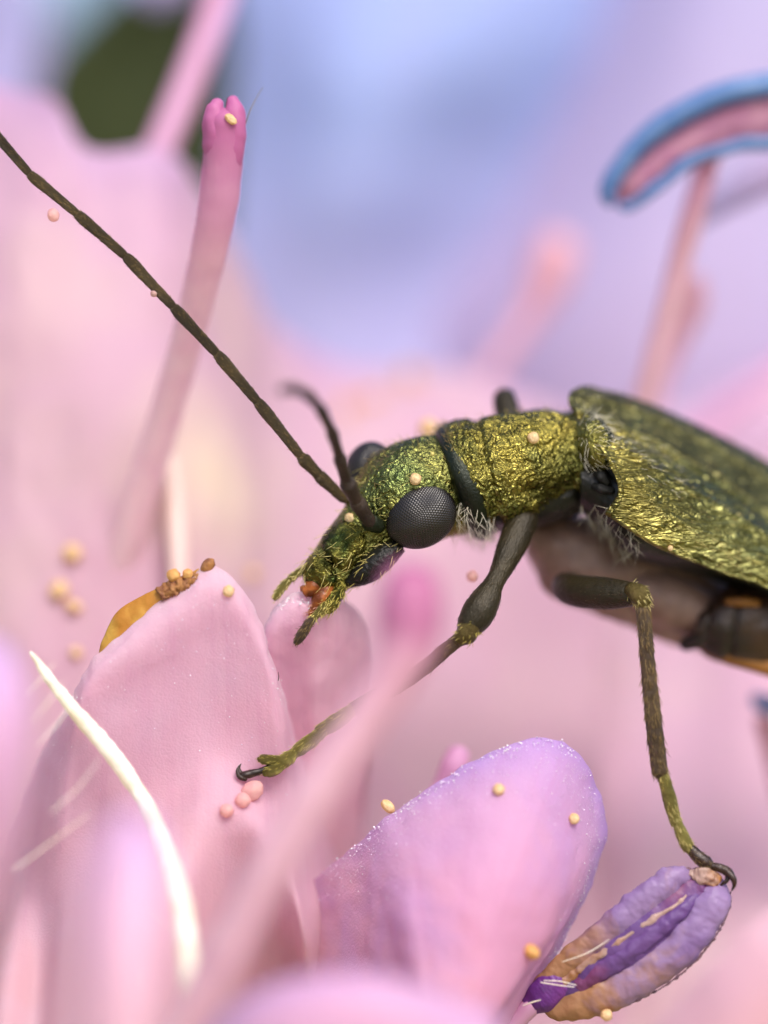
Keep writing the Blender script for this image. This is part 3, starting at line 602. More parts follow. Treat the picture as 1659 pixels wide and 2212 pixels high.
GH = GH+N*(wr*front_+5*pnoise(GH*.013))[..., None]
head = grid_obj('head', GH, M['head'], beetle, closed=True, caps=True)
# clypeus / labrum plates on the snout (slightly proud)
def plate(name, rings, mat, parent, nu=80, nv=60, amp=1.5):
    G = loft_grid(head_rings(rings), nu, nv); N, _ = grid_normals(G, True); c = G.mean(0, keepdims=True); N = N*np.sign(((G-c)*N).sum(-1).mean())
    G = G+N*(amp*rugose(G, .09))[..., None]
    return grid_obj(name, G, mat, parent, closed=True, caps=True), G
cly, GCl = plate('clypeus', [(790, 1136, 128, -.76, .66, 30, 50, 2), (768, 1158, 122, -.76, .66, 50, 60, 2.2), (740, 1186, 116, -.76, .66, 52, 60, 2.4), (722, 1206, 114, -.76, .66, 46, 54, 2.4), (712, 1216, 114, -.76, .66, 20, 30, 2)], M['snout'], head)
lab, GL = plate('labrum', [(718, 1212, 108, -.76, .66, 20, 30, 2), (704, 1226, 104, -.76, .66, 42, 46, 2.4), (688, 1242, 102, -.76, .66, 40, 42, 2.6), (672, 1256, 102, -.76, .66, 30, 30, 2.2), (664, 1264, 104, -.76, .66, 10, 12, 2)], M['snout'], head)
gen, GG = plate('cheek', [(868, 1178, 95, -.9, .42, 14, 20, 2), (838, 1196, 90, -.8, .6, 26, 34, 2), (806, 1222, 92, -.76, .66, 30, 38, 2), (776, 1244, 96, -.76, .66, 24, 32, 2), (748, 1262, 100, -.76, .66, 10, 16, 2)], M['black'], head)
# mandibles, palps
def tubep(name, pts, mat, parent, **k): return tube(name, pts, mat, parent, **k)
tubep('mandible', [(700, 1250, 96, 22), (682, 1264, 86, 21), (666, 1274, 84, 16), (654, 1272, 90, 8)], M['jaw'], head, nu=18, nv=24, bump=3, bscale=.07)
tubep('mandible', [(708, 1258, 100, 20), (698, 1284, 84, 20), (686, 1304, 82, 16), (674, 1320, 88, 7)], M['jaw'], head, nu=18, nv=24, bump=3, bscale=.07)
mx_, GX = tubep('maxilla', [(706, 1286, 90, 13), (690, 1310, 84, 11), (670, 1326, 84, 6)], M['jaw'], head, nu=14, nv=18, bump=2.5, bscale=.09)
hairs('setae', GX, 160, 18, M['hair_jaw'], mx_, .3, flow=(-.8, .6, 0), seed=29, w=1.4, jit=.3)
pl, G1 = tubep('palp', [(664, 1224, 108, 6), (646, 1236, 104, 8), (628, 1250, 102, 9)], M['tarsus'], head, nu=14, nv=20)
hairs('setae', G1, 60, 12, M['hair_gold'], pl, .3, vflow=1, seed=21)
p2, G2 = tubep('palp', [(628, 1250, 102, 7), (614, 1264, 100, 9), (602, 1280, 99, 9), (594, 1293, 99, 6)], M['tarsus'], head, nu=14, nv=20)
hairs('setae', G2, 60, 12, M['hair_gold'], p2, .3, vflow=1, seed=22)
pl, G1 = tubep('palp', [(742, 1262, 96, 12), (728, 1284, 84, 15), (714, 1304, 78, 17), (706, 1318, 76, 12)], M['snout'], head, nu=16, nv=24, bump=3, bscale=.06)
hairs('setae', G1, 140, 16, M['hair_gold'], pl, .3, vflow=1, seed=23)
p2, G2 = tubep('palp', [(712, 1296, 76, 10), (694, 1318, 72, 11), (678, 1334, 70, 8)], M['tarsus'], head, nu=16, nv=24, bump=2, bscale=.06)
hairs('setae', G2, 100, 14, M['hair_gold'], p2, .3, vflow=1, seed=24)
p3, G3 = tubep('palp', [(680, 1332, 70, 6), (668, 1346, 68, 10), (656, 1364, 67, 11), (646, 1380, 67, 10), (641, 1388, 67, 7)], M['tibia'], head, nu=16, nv=30, bump=2, bscale=.06)
hairs('setae', G3, 120, 9, M['hair_brown'], p3, .25, vflow=1, seed=25)
# setae of the head
hairs('setae', GH, 380, 19, M['hair_gold'], head, .22, flow=(-.75, .25, -.1), seed=31, w=.9, mask=lambda P, n: (n[:, 2] < .35)*(P[:, 0] > 770), jit=.3)
hairs('setae', GH, 420, 22, M['hair_brown'], head, .6, flow=(-.7, -.2, 0), seed=32, w=1.2, mask=lambda P, n: (n[:, 1] < -.4)*(P[:, 0] > 800), jit=.35)
hairs('setae', GCl, 80, 32, M['hair_gold'], cly, .35, flow=(-.9, .35, -.2), seed=33, w=1.3, mask=lambda P, n: n[:, 2] < .4, jit=.4)
hairs('setae', GL, 90, 34, M['hair_gold'], lab, .35, flow=(-.5, .8, -.2), seed=34, w=1.3, mask=lambda P, n: n[:, 2] < .4, jit=.4)
hairs('setae', GG, 80, 28, M['hair_gold'], gen, .35, flow=(-.8, .7, -.1), seed=35, w=1.3, jit=.35)
hairs('setae', GH, 130, 30, M['hair_gold'], head, .35, flow=(-.6, .8, -.1), seed=36, w=1.3, mask=lambda P, n: (n[:, 2] < .5)*(P[:, 0] < 790), jit=.4)
hairs('setae', GH, 160, 22, M['hair_pale'], head, .6, flow=(-.2, 1, 0), seed=37, w=1.3, mask=lambda P, n: (n[:, 1] > .5)*(P[:, 0] < 880), jit=.35)

# compound eyes with real facets
def eye(c, rx, ry, rz, rot, nm, freq=14, h=.02):
    bm = bmesh.new(); bmesh.ops.create_icosphere(bm, subdivisions=1, radius=1.0)
    bmesh.ops.subdivide_edges(bm, edges=bm.edges[:], cuts=freq-1, use_grid_fill=True)
    bmesh.ops.triangulate(bm, faces=[f for f in bm.faces if len(f.verts) > 3])
    for v in bm.verts: v.co.normalize()
    bm.verts.ensure_lookup_table(); bm.faces.ensure_lookup_table(); bm.faces.index_update()
    V, F, MI = [], [], []
    cR, sR = math.cos(rot), math.sin(rot)
    def put(v, k):
        x, y, z = v[0]*rx*k, v[1]*ry*k, v[2]*rz*k
        return A(c[0]+x*cR-y*sR, c[1]+x*sR+y*cR, c[2]+z)
    cent = {f.index: f.calc_center_median().normalized() for f in bm.faces}
    for v in bm.verts:
        fs = list(v.link_faces); n = v.co.normalized(); ref = (cent[fs[0].index]-n).normalized(); b2 = n.cross(ref)
        fs.sort(key=lambda f: math.atan2((cent[f.index]-n).dot(b2), (cent[f.index]-n).dot(ref)))
        b = len(V); m = len(fs)
        for q, k in ((1.0, 1.0), (.84, 1+h*.15), (.5, 1+h*.75)):
            for f in fs: V.append(put((cent[f.index]*q+n*(1-q)).normalized(), k))
        V.append(put(n, 1+h))
        for i in range(m):
            j = (i+1) % m
            F += [[b+i, b+j, b+m+j, b+m+i], [b+m+i, b+m+j, b+2*m+j, b+2*m+i], [b+2*m+i, b+2*m+j, b+3*m]]; MI += [1, 0, 0]
    bm.free()
    o = obj(nm, np.array(V), F, M['eye'], head); o.data.materials.append(M['eye_seam']); o.data.polygons.foreach_set('material_index', MI)
    return o
eye(Q((908, 1115, 80)), 80, 68, 60, math.radians(-28), 'eye')
eye(Q((797, 1014, 222)), 52, 62, 66, math.radians(20), 'eye')

# antennae
def antenna(joints, mat, nm, hair, seed, near=False):
    par = None
    for i in range(len(joints)-1):
        (x0, y0, d0, r0), (x1, y1, d1, r1) = joints[i], joints[i+1]
        r0 *= .88; r1 *= .88; rr = (r0+r1)/2
        pts = [(x0, y0, d0, r0*.6), (x0+(x1-x0)*.14, y0+(y1-y0)*.14, d0+(d1-d0)*.14, rr*.86), (x0+(x1-x0)*.5, y0+(y1-y0)*.5, d0+(d1-d0)*.5, rr*.92), (x0+(x1-x0)*.85, y0+(y1-y0)*.85, d0+(d1-d0)*.85, rr*1.08), (x1, y1, d1, r1*.95)]
        G = tube_grid(pts, 18, 60, cap=3); N, _ = grid_normals(G, True); G = G+N*(.45*ridges(G*.14)+.4*pnoise(G*.35))[..., None]
        o = grid_obj(nm if par is None else 'antenna_segment', G, mat, beetle if par is None else par, closed=True, caps=True)
        if par is None: par = o
        if hair: hairs('setae', G, 150, 9, M['hair_brown'], par, .2, vflow=1, seed=seed+i, w=.9, jit=.2)
    return par
AJ = [(748, 1082, 130, 13), (692, 1030, 100, 17), (652, 988, 80, 14), (560, 872, 60, 14.5), (472, 768, 45, 14), (378, 667, 35, 13.5), (275, 557, 30, 13.5), (170, 465, 30, 13), (67, 379, 35, 12.5), (-30, 268, 45, 12), (-130, 160, 60, 12), (-200, 80, 80, 8)]
tag(antenna(AJ, M['antenna'], 'antenna', True, 100), 'long straight antenna in focus')
AN = [(803, 1134, 55, 17), (772, 1085, 10, 21), (748, 1040, -40, 17), (733, 985, -110, 14.5), (716, 930, -190, 14), (692, 882, -280, 13.5), (662, 850, -380, 13), (630, 838, -470, 12), (606, 842, -540, 8)]
tag(antenna(AN, M['antenna2'], 'antenna', False, 140), 'blurred antenna curling forward')
tube('antenna_socket', [(818, 1136, 70, 17), (800, 1128, 58, 20), (792, 1120, 52, 14)], M['collar'], head, nu=18, nv=16)

# pronotum
ps = [((985, 1038, 205), A(34, 100, 0), A(0, 0, 118), 2), ((996, 1034, 205), A(42, 120, 0), A(0, 0, 140), 2), ((1014, 1030, 205), A(40, 119, 0), A(0, 0, 142), 2.1), ((1050, 1022, 210), A(31, 118, 0), A(0, 0, 146), 2.4), ((1095, 1014, 216), A(22, 117, 0), A(0, 0, 146), 2.6), ((1145, 1004, 226), A(14, 116, 0), A(0, 0, 142), 2.6), ((1195, 994, 240), A(10, 108, 0), A(0, 0, 132), 2.4), ((1235, 988, 252), A(8, 99, 0), A(0, 0, 124), 2.1), ((1262, 985, 262), A(8, 100, 0), A(0, 0, 126), 2.0), ((1282, 986, 270), A(6, 84, 0), A(0, 0, 108), 2.0)]
GP = loft_grid(ps, 420, 320)
N, _ = grid_normals(GP, True); c = GP.mean(0, keepdims=True); N = N*np.sign(((GP-c)*N).sum(-1).mean())
x = GP[..., 0]; y = GP[..., 1]
groove = -9*np.exp(-((x-(1052+.22*(y-1000)))/10)**2)*(N[..., 2] < .2)
dim = -10*np.exp(-(((x-1165)/45)**2+((y-1065)/26)**2))+6*np.exp(-(((x-1110)/50)**2+((y-975)/40)**2))
fr = np.clip((np.linspace(0, 1, 320)[None]-.16)/.08, 0, 1)
rimb = 5*np.exp(-((x-(1262-.0006*(y-990)**2))/8)**2)
GP = GP+N*(fr*(3.4*rugose(GP, .055)+1.1*rugose(GP+70, .13)+groove+6*pnoise(GP*.015))+dim+rimb)[..., None]
pron = grid_obj('pronotum', GP, M['pron'], beetle, closed=True, caps=True)
# dark collar in front, black flank and underside
G = loft_grid([((966, 1046, 208), A(30, 88, 0), A(0, 0, 104), 2), ((980, 1046, 206), A(42, 116, 0), A(0, 0, 138), 2), ((996, 1044, 206), A(45, 127, 0), A(0, 0, 149), 2), ((1010, 1042, 206), A(43, 126, 0), A(0, 0, 149), 2), ((1026, 1034, 206), A(40, 118, 0), A(0, 0, 142), 2)], 140, 30)
cl_ = grid_obj('collar', G, M['collar'], pron, closed=True, caps=True)
hairs('setae', G, 420, 40, M['hair_pale'], pron, .5, flow=(.15, 1, -.25), seed=45, w=1.1, mask=lambda P, n: (P[:, 1] > 1085)*(n[:, 2] < .3), jit=.55)
hairs('setae', G, 500, 22, M['hair_brown'], pron, .6, flow=(-.6, -.3, 0), seed=46, w=1.2, mask=lambda P, n: (n[:, 1] < -.4), jit=.4)
G = loft_grid([((1030, 1098, 235), A(10, 50, 0), A(0, 0, 100), 2), ((1070, 1096, 235), A(10, 56, 0), A(0, 0, 122), 2.2), ((1130, 1086, 245), A(6, 58, 0), A(0, 0, 124), 2.2), ((1190, 1074, 262), A(4, 58, 0), A(0, 0, 120), 2.2), ((1250, 1060, 280), A(0, 52, 0), A(0, 0, 112), 2), ((1290, 1046, 290), A(0, 36, 0), A(0, 0, 80), 2)], 120, 80)
N, _ = grid_normals(G, True); G = G+N*(3*pnoise(G*.03))[..., None]; GU = G
under = grid_obj('flank', G, M['black'], pron, closed=True, caps=True)
hairs('setae', GP, 260, 17, M['hair_gold'], pron, .28, flow=(-.5, .5, -.2), seed=41, w=1.1, mask=lambda P, n: (n[:, 2] < .3)*(P[:, 1] < 1085), jit=.6)
hairs('setae', GP, 260, 20, M['hair_brown'], pron, .7, flow=(-.6, -.3, 0), seed=42, w=1.2, mask=lambda P, n: n[:, 1] < -.5, jit=.4)
hairs('setae', GU, 900, 34, M['hair_pale'], under, .6, flow=(.1, 1, -.1), seed=43, w=1.5, mask=lambda P, n: (P[:, 0] < 1075)*(P[:, 1] > 1085)*(n[:, 2] < .3), jit=.35)
hairs('setae', GH, 900, 36, M['hair_pale'], head, .6, flow=(.4, 1, -.2), seed=44, w=1.4, mask=lambda P, n: (P[:, 0] > 975)*(P[:, 1] > 1090)*(n[:, 2] < .4), jit=.35)

# thorax under the wing cases
th = [((1250, 1040, 215), A(0, 60, 0), A(0, 0, 92), 2), ((1300, 1066, 212), A(0, 76, 0), A(0, 0, 104), 2.1), ((1360, 1095, 215), A(-10, 104, 0), A(0, 0, 125), 2.2), ((1460, 1145, 260), A(-20, 84, 0), A(0, 0, 120), 2.2), ((1600, 1205, 325), A(-20, 62, 0), A(0, 0, 105), 2.2), ((1800, 1305, 385), A(-20, 50, 0), A(0, 0, 85), 2), ((1990, 1400, 430), A(-10, 28, 0), A(0, 0, 50), 2)]
GT = loft_grid(th, 100, 120); N, _ = grid_normals(GT, True); GT = GT+N*(4*pnoise(GT*.02))[..., None]
thorax = grid_obj('thorax', GT, M['black'], beetle, closed=True, caps=True)
for a in ([(1288, 1022, 112, 8), (1300, 1030, 104, 14), (1312, 1044, 100, 9)], [(1284, 1050, 110, 8), (1300, 1056, 102, 12), (1322, 1060, 98, 8)], [(1310, 1008, 112, 6), (1326, 1020, 104, 10), (1334, 1036, 98, 7)]):
    tube('sclerite', a, M['black'], thorax, nu=14, nv=16)
hairs('setae', GT, 1700, 44, M['hair_pale'], thorax, .4, flow=(-.1, 1, -.2), seed=51, w=1.15, mask=lambda P, n: (P[:, 0] < 1390)*(P[:, 1] > 1070+.25*(P[:, 0]-1250))*(P[:, 1] < 1200)*(n[:, 2] < .2), jit=.5)

# wing cases
near = [[(1236, 902, 300), (1256, 918, 235), (1278, 950, 178), (1312, 998, 128), (1336, 1060, 104), (1308, 1108, 124)],
        [(1290, 918, 330), (1330, 945, 250), (1372, 1000, 180), (1392, 1062, 132), (1385, 1112, 122), (1360, 1142, 140)],
        [(1372, 950, 372), (1410, 985, 290), (1440, 1045, 215), (1452, 1105, 165), (1444, 1152, 155), (1424, 1180, 172)],
        [(1545, 1043, 455), (1570, 1080, 370), (1588, 1125, 300), (1588, 1175, 252), (1574, 1212, 240), (1552, 1230, 255)],
        [(1659, 1128, 520), (1680, 1155, 440), (1692, 1190, 370), (1690, 1230, 325), (1678, 1255, 315), (1660, 1266, 330)],
        [(1840, 1255, 600), (1858, 1278, 530), (1864, 1305, 470), (1860, 1335, 430), (1848, 1356, 420), (1832, 1364, 435)],
        [(2020, 1395, 680), (2030, 1405, 640), (2034, 1418, 610), (2032, 1430, 590), (2026, 1440, 585), (2016, 1446, 590)]]
far = [[(1238, 898, 306), (1228, 872, 370), (1236, 850, 450), (1262, 842, 530), (1290, 850, 600), (1310, 880, 650)],
       [(1290, 914, 336), (1284, 884, 400), (1294, 860, 480), (1316, 852, 570), (1342, 862, 650), (1360, 892, 700)],
       [(1372, 946, 378), (1372, 914, 445), (1384, 890, 530), (1405, 882, 620), (1430, 892, 700), (1448, 920, 750)],
       [(1545, 1038, 462), (1550, 1003, 530), (1562, 975, 615), (1582, 965, 705), (1604, 974, 785), (1622, 1000, 830)],
       [(1659, 1122, 526), (1664, 1085, 600), (1676, 1050, 685), (1694, 1036, 770), (1714, 1040, 850), (1730, 1062, 900)],
       [(1840, 1248, 606), (1846, 1215, 680), (1858, 1185, 765), (1874, 1172, 850), (1890, 1176, 920), (1904, 1196, 960)],
       [(2020, 1390, 686), (2026, 1376, 730), (2034, 1364, 780), (2042, 1360, 820), (2050, 1364, 850), (2056, 1376, 870)]]
def Zd(d): return 60+(d-108)*.6
def elytron(ctrl, label, seed, out, mat):
    ctrl = [[(x, y, Zd(d)) for x, y, d in row] for row in ctrl]
    G = surf_grid(ctrl, 130, 260); N, _ = grid_normals(G, False); N = N*np.sign((N*A(*out)).sum(-1, keepdims=True))
    nu, nv = G.shape[:2]; u = np.linspace(0, 1, nu)[:, None]; v = np.linspace(0, 1, nv)[None]
    rib = 11*np.exp(-((u-.04)/.04)**2)+8*np.exp(-((u-.33-.1*v)/.045)**2)*np.clip(v*6, 0, 1)+6*np.exp(-((u-.97)/.03)**2)+3*np.exp(-((u-.66)/.05)**2)*np.clip(v*6, 0, 1)
    rimf = 5*np.exp(-((v-.012)/.012)**2)
    G = G+N*(rib+rimf+1.7*rugose(G*A(.45, 1.1, 1), .07))[..., None]
    o = grid_obj('elytron', G, M[mat], beetle, thick=9); tag(o, label)
    return o, G, N
el, GE, NE = elytron(near, 'near wing case, olive gold with pale ridges', 1, (-.2, -.5, -1), 'elytra')
e2, GF, NF = elytron(far, 'far wing case, blurred and coloured darker as if in shade', 2, (0, -1, -.1), 'elytra_shaded')
hairs('setae', GE, 1500, 20, M['hair_brown'], el, .15, flow=(1, .55, .1), seed=61, w=1.3, closed=False, outward=(-.2, -.5, -1), jit=.25)
hairs('setae', GE, 600, 40, M['hair_gold'], el, .3, flow=(1, .45, 0), seed=62, w=1.1, closed=False, outward=(-.2, -.5, -1), jit=.25, mask=lambda P, n: (P[:, 1] > 1085+.42*(P[:, 0]-1330)))
hairs('setae', GE, 380, 32, M['hair_pale'], el, .35, flow=(1, .5, -.1), seed=63, w=1.1, closed=False, outward=(-.2, -.5, -1), jit=.3, mask=lambda P, n: (P[:, 1] < 985+.5*(P[:, 0]-1300))*(P[:, 0] < 1480))
hairs('setae', GF, 600, 24, M['hair_brown'], e2, .25, flow=(1, .55, .1), seed=64, w=1.3, closed=False, outward=(0, -1, -.1), jit=.25)

for k, (a, b) in enumerate(((2, 11), (44, 55), (84, 92))):   # pale pubescence along the ridges
    hairs('setae', GE[a:b, 14:], 380, 26, M['hair_gold'], el, .12, flow=(1, .55, .1), seed=65+k, w=1.1, closed=False, outward=(-.2, -.5, -1), jit=.12)
# golden scutellum between pronotum and wing cases
G = loft_grid([((1246, 962, 205), A(4, 62, 0), A(0, 0, 88), 2), ((1272, 962, 192), A(4, 72, 0), A(0, 0, 100), 2.1), ((1302, 974, 186), A(0, 66, 0), A(0, 0, 98), 2.1), ((1335, 994, 196), A(0, 48, 0), A(0, 0, 80), 2)], 110, 60)
N, _ = grid_normals(G, True); G = G+N*(2.6*rugose(G, .06))[..., None]
scu = grid_obj('scutellum', G, M['pron'], beetle, closed=True, caps=True)
hairs('setae', G, 260, 28, M['hair_pale'], scu, .35, flow=(1, .3, 0), seed=69, w=1.0, jit=.4, mask=lambda P, n: n[:, 2] < .2)

# underside and abdomen
GM = loft_grid([((1140, 1150, 360), A(0, 46, 0), A(0, 0, 60), 2), ((1195, 1195, 380), A(-12, 92, 0), A(0, 0, 90), 2.1), ((1300, 1222, 400), A(-20, 106, 0), A(0, 0, 115), 2.1), ((1410, 1262, 435), A(-25, 108, 0), A(0, 0, 120), 2.2), ((1510, 1308, 470), A(-25, 98, 0), A(0, 0, 110), 2.1), ((1600, 1335, 490), A(-15, 70, 0), A(0, 0, 80), 2), ((1650, 1345, 500), A(0, 30, 0), A(0, 0, 40), 2)], 80, 80)
N, _ = grid_normals(GM, True); GM = GM+N*(8*pnoise(GM*.014)+3*pnoise(GM*.04))[..., None]
tag(grid_obj('metathorax', GM, M['brown'], beetle, closed=True, caps=True), 'brown bulging underside of the thorax')
GB2 = loft_grid([((1500, 1350, 340), A(-10, 40, 0), A(0, 0, 60), 2), ((1560, 1345, 350), A(-15, 86, 0), A(0, 0, 90), 2.2), ((1660, 1355, 380), A(-15, 98, 0), A(0, 0, 105), 2.2), ((1790, 1405, 430), A(-15, 90, 0), A(0, 0, 105), 2.2), ((1960, 1480, 480), A(-10, 60, 0), A(0, 0, 70), 2), ((2060, 1530, 510), A(0, 20, 0), A(0, 0, 30), 2)], 80, 100)
v = np.linspace(0, 1, 100)[None]
N, _ = grid_normals(GB2, True); c = GB2.mean(0, keepdims=True); N = N*np.sign(((GB2-c)*N).sum(-1).mean())
GB2 = GB2+N*(-9*np.exp(-((np.mod(v*6, 1)-.5)/.07)**2)+3*pnoise(GB2*.03))[..., None]
abd = grid_obj('abdomen', GB2, M['abd'], beetle, closed=True, caps=True)
tube('abdomen_rim', [(1500, 1388, 330, 10), (1560, 1414, 320, 18), (1640, 1434, 330, 22), (1760, 1474, 370, 22), (1900, 1534, 420, 14)], M['abdlow'], abd, nu=16, nv=40)
tube('abdomen_spot', [(1572, 1300, 268, 9), (1600, 1300, 264, 12), (1636, 1303, 268, 9)], M['abdlow'], abd, nu=14, nv=16)

# legs -----------------------------------------------------------
def seg(name, pts, mat, parent, hair=0, hm='hair_brown', L=12, seed=1, bump=1.0, bs=.08, lift=.14, nv=50, w=1.0, flat=1.0, jit=.2):
    G = tube_grid(pts, 22, nv, flat); N, _ = grid_normals(G, True); G = G+N*(bump*pnoise(G*bs)+bump*.5*ridges(G*.15))[..., None]
    o = grid_obj(name, G, mat, parent, closed=True, caps=True)
    if hair: hairs('setae', G, int(hair*.6), L, M[hm], o if parent is beetle else parent, lift, vflow=1, seed=seed, w=w, jit=jit)
    return o
# front near leg
lg = seg('leg', [(1130, 1120, 150, 34), (1112, 1165, 120, 33), (1094, 1205, 95, 28), (1078, 1240, 75, 22), (1066, 1262, 62, 22), (1052, 1290, 50, 31), (1034, 1322, 40, 36), (1018, 1348, 34, 31), (1008, 1368, 32, 22)], M['femur'], beetle, 700, 'hair_dark', 9, 71, lift=.3)
tag(lg, 'front leg reaching down to the petal')
seg('knee', [(1020, 1352, 26, 22), (1006, 1370, 22, 24), (994, 1380, 24, 17)], M['sock'], lg, 70, 'hair_gold', 14, 72, nv=20, w=1.5, jit=.5, lift=.4)
seg('tibia', [(1004, 1372, 28, 15), (965, 1402, 40, 15), (920, 1440, 55, 16), (860, 1480, 70, 17), (800, 1512, 74, 17), (765, 1532, 72, 16)], M['tibia'], lg, 420, 'hair_brown', 14, 73)
seg('tarsal_segment', [(775, 1522, 72, 11), (745, 1546, 66, 16), (715, 1566, 60, 17), (690, 1580, 56, 13)], M['tarsus'], lg, 200, 'hair_gold', 16, 74, jit=.15)
seg('tarsal_segment', [(700, 1576, 56, 11), (675, 1598, 52, 15), (650, 1616, 48, 15), (636, 1628, 46, 11)], M['tarsus'], lg, 170, 'hair_gold', 16, 75, jit=.15)
seg('tarsal_segment', [(642, 1622, 46, 10), (622, 1638, 42, 15), (604, 1650, 40, 15), (596, 1656, 38, 10)], M['tarsus'], lg, 150, 'hair_gold', 15, 76, jit=.15)
seg('tarsal_segment', [(606, 1642, 38, 9), (588, 1642, 34, 11), (568, 1640, 32, 11), (560, 1640, 32, 6)], M['tarsus'], lg, 90, 'hair_gold', 10, 77, nv=24, jit=.15)
seg('tarsal_segment', [(610, 1654, 36, 9), (596, 1662, 30, 12), (580, 1668, 28, 12), (572, 1672, 28, 6)], M['tarsus'], lg, 90, 'hair_gold', 10, 78, nv=24, jit=.15)
seg('tarsal_segment', [(584, 1656, 34, 6), (562, 1666, 32, 7), (540, 1672, 32, 9), (524, 1676, 32, 9)], M['claw'], lg, 40, 'hair_brown', 8, 79, nv=24)
seg('claw', [(530, 1682, 30, 6), (518, 1678, 28, 6), (513, 1666, 28, 4), (516, 1656, 30, 2), (521, 1650, 32, .7)], M['claw'], lg, 0, nv=24, bump=.2)
seg('claw', [(532, 1676, 38, 6), (520, 1670, 42, 5.5), (516, 1660, 44, 3.5), (520, 1651, 46, 1)], M['claw'], lg, 0, nv=24, bump=.2)
# middle near leg
lg = seg('leg', [(1235, 1262, 250, 26), (1222, 1268, 205, 32), (1250, 1277, 150, 36), (1310, 1282, 95, 35), (1355, 1284, 60, 28), (1378, 1288, 45, 20)], M['femur'], beetle, 300, 'hair_dark', 9, 81, lift=.3, nv=70)
tag(lg, 'middle leg planted on the open anther')
seg('knee', [(1362, 1272, 34, 16), (1380, 1284, 26, 23), (1390, 1302, 26, 18)], M['sock'], lg, 80, 'hair_gold', 14, 82, nv=20, w=1.5, jit=.5, lift=.4)
seg('tibia', [(1384, 1296, 30, 14), (1392, 1350, 22, 15), (1399, 1430, 16, 16), (1408, 1520, 12, 17), (1417, 1600, 10, 18), (1426, 1668, 8, 17)], M['tibia'], lg, 900, 'hair_brown', 18, 83, nv=90, w=1.3)
seg('tarsal_segment', [(1428, 1662, 8, 12), (1438, 1695, 8, 14), (1450, 1740, 8, 15), (1460, 1778, 8, 12)], M['tarsus'], lg, 260, 'hair_gold', 14, 84, jit=.15)
seg('tarsal_segment', [(1460, 1768, 8, 10), (1470, 1795, 8, 13), (1484, 1825, 8, 14), (1492, 1838, 8, 10)], M['tarsus'], lg, 200, 'hair_gold', 13, 85, jit=.15)
seg('tarsal_segment', [(1488, 1828, 8, 10), (1505, 1848, 8, 14), (1525, 1864, 8, 15), (1536, 1872, 8, 10)], M['claw'], lg, 120, 'hair_brown', 12, 86)
seg('tarsal_segment', [(1532, 1870, 6, 7), (1552, 1874, 2, 9), (1570, 1882, 0, 10), (1580, 1892, 0, 8)], M['claw'], lg, 20, 'hair_brown', 8, 87)
seg('claw', [(1572, 1884, -4, 8), (1584, 1898, -8, 7), (1586, 1912, -8, 4.5), (1580, 1925, -4, 1)], M['claw'], lg, 0, nv=24, bump=.2)
seg('claw', [(1572, 1890, 6, 6), (1570, 1902, 2, 5), (1562, 1908, 2, 3.2), (1550, 1916, 6, .8)], M['claw'], lg, 0, nv=24, bump=.2)
# hind leg: swollen femur behind, dark
lg = seg('leg', [(1340, 1250, 340, 36), (1400, 1280, 340, 56), (1460, 1306, 345, 62), (1520, 1332, 355, 52), (1562, 1352, 370, 32)], M['brown'], beetle, 0, lift=.3, bump=3, bs=.03)
tag(lg, 'swollen brown hind leg, out of focus')
seg('tibia', [(1560, 1350, 290, 18), (1515, 1380, 300, 18), (1480, 1392, 320, 16)], M['abd'], lg, 0)
# far front leg: knee rising behind the pronotum
lg = seg('leg', [(1120, 970, 320, 30), (1106, 925, 335, 29), (1096, 890, 345, 28), (1091, 868, 350, 27), (1090, 858, 352, 25)], M['femur'], beetle, 80, 'hair_brown', 12, 91, lift=.4)
tag(lg, 'stub of the far front leg behind the pronotum')
seg('tibia', [(1090, 864, 360, 18), (1088, 885, 450, 16), (1084, 930, 560, 16)], M['tarsus'], lg, 0)

# ------------------------------------------------------------------ pollen grains
bpy.context.view_layer.update()
dg = bpy.context.evaluated_depsgraph_get()
def bvh(o):
    e = o.evaluated_get(dg); me = e.to_mesh(); me.transform(o.matrix_world); b = BVHTree.FromPolygons([v.co[:] for v in me.vertices], [p.vertices[:] for p in me.polygons]); e.to_mesh_clear(); return b
camp = Vector(cam.location)
def hit(px, py, o):
    d = (Vector(W(Q((px, py, 0))))-camp).normalized(); r = bvh_cache.setdefault(o.name, bvh(o)).ray_cast(camp, d)
    if r[0] is None: return None
    q = r[0]; return A(q.x/S+CX, CY-(q.z-ZC)/S, q.y/S)
bvh_cache = {}
def grain(p, r, mat, label, group=None, squash=(1, 1, 1), seed=0, clump=1):
    bm = bmesh.new(); bmesh.ops.create_icosphere(bm, subdivisions=3, radius=1)
    rr = np.random.default_rng(seed); V0 = np.array([v.co[:] for v in bm.verts]); F0 = [[v.index for v in f.verts] for f in bm.faces]; bm.free()
    V0 = V0*A(*squash)*(1+.13*pnoise(V0*1.5+seed)[:, None]+.06*pnoise(V0*4+seed)[:, None])
    a = rr.random()*6.28; Rm = np.array([[math.cos(a), -math.sin(a), 0], [math.sin(a), math.cos(a), 0], [0, 0, 1]])
    V = V0@Rm.T*r+A(*p)
    o = obj('pollen_grain', V, F0, mat, None, origin=A(*p)); tag(o, label, 'pollen grain', group); return o
def on(px, py, o, r, mat, label, fallback=0, **k):
    q = hit(px, py, o)
    q = Q((px, py, fallback)) if q is None else q-A(0, 0, r*.55)
    return grain(q, r, mat, label, **k)
P_, PP, PO = M['pollen'], M['pollen_pink'], M['pollen_orange']
on(897, 1035, head, 13, P_, 'round cream pollen grain on the beetle head above its eye', seed=1)
on(1152, 946, pron, 13, P_, 'cream pollen grain stuck on the golden pronotum', seed=2)
on(757, 1120, cly, 13, P_, 'cream pollen grain on the beetle snout below the antenna bases', seed=3)
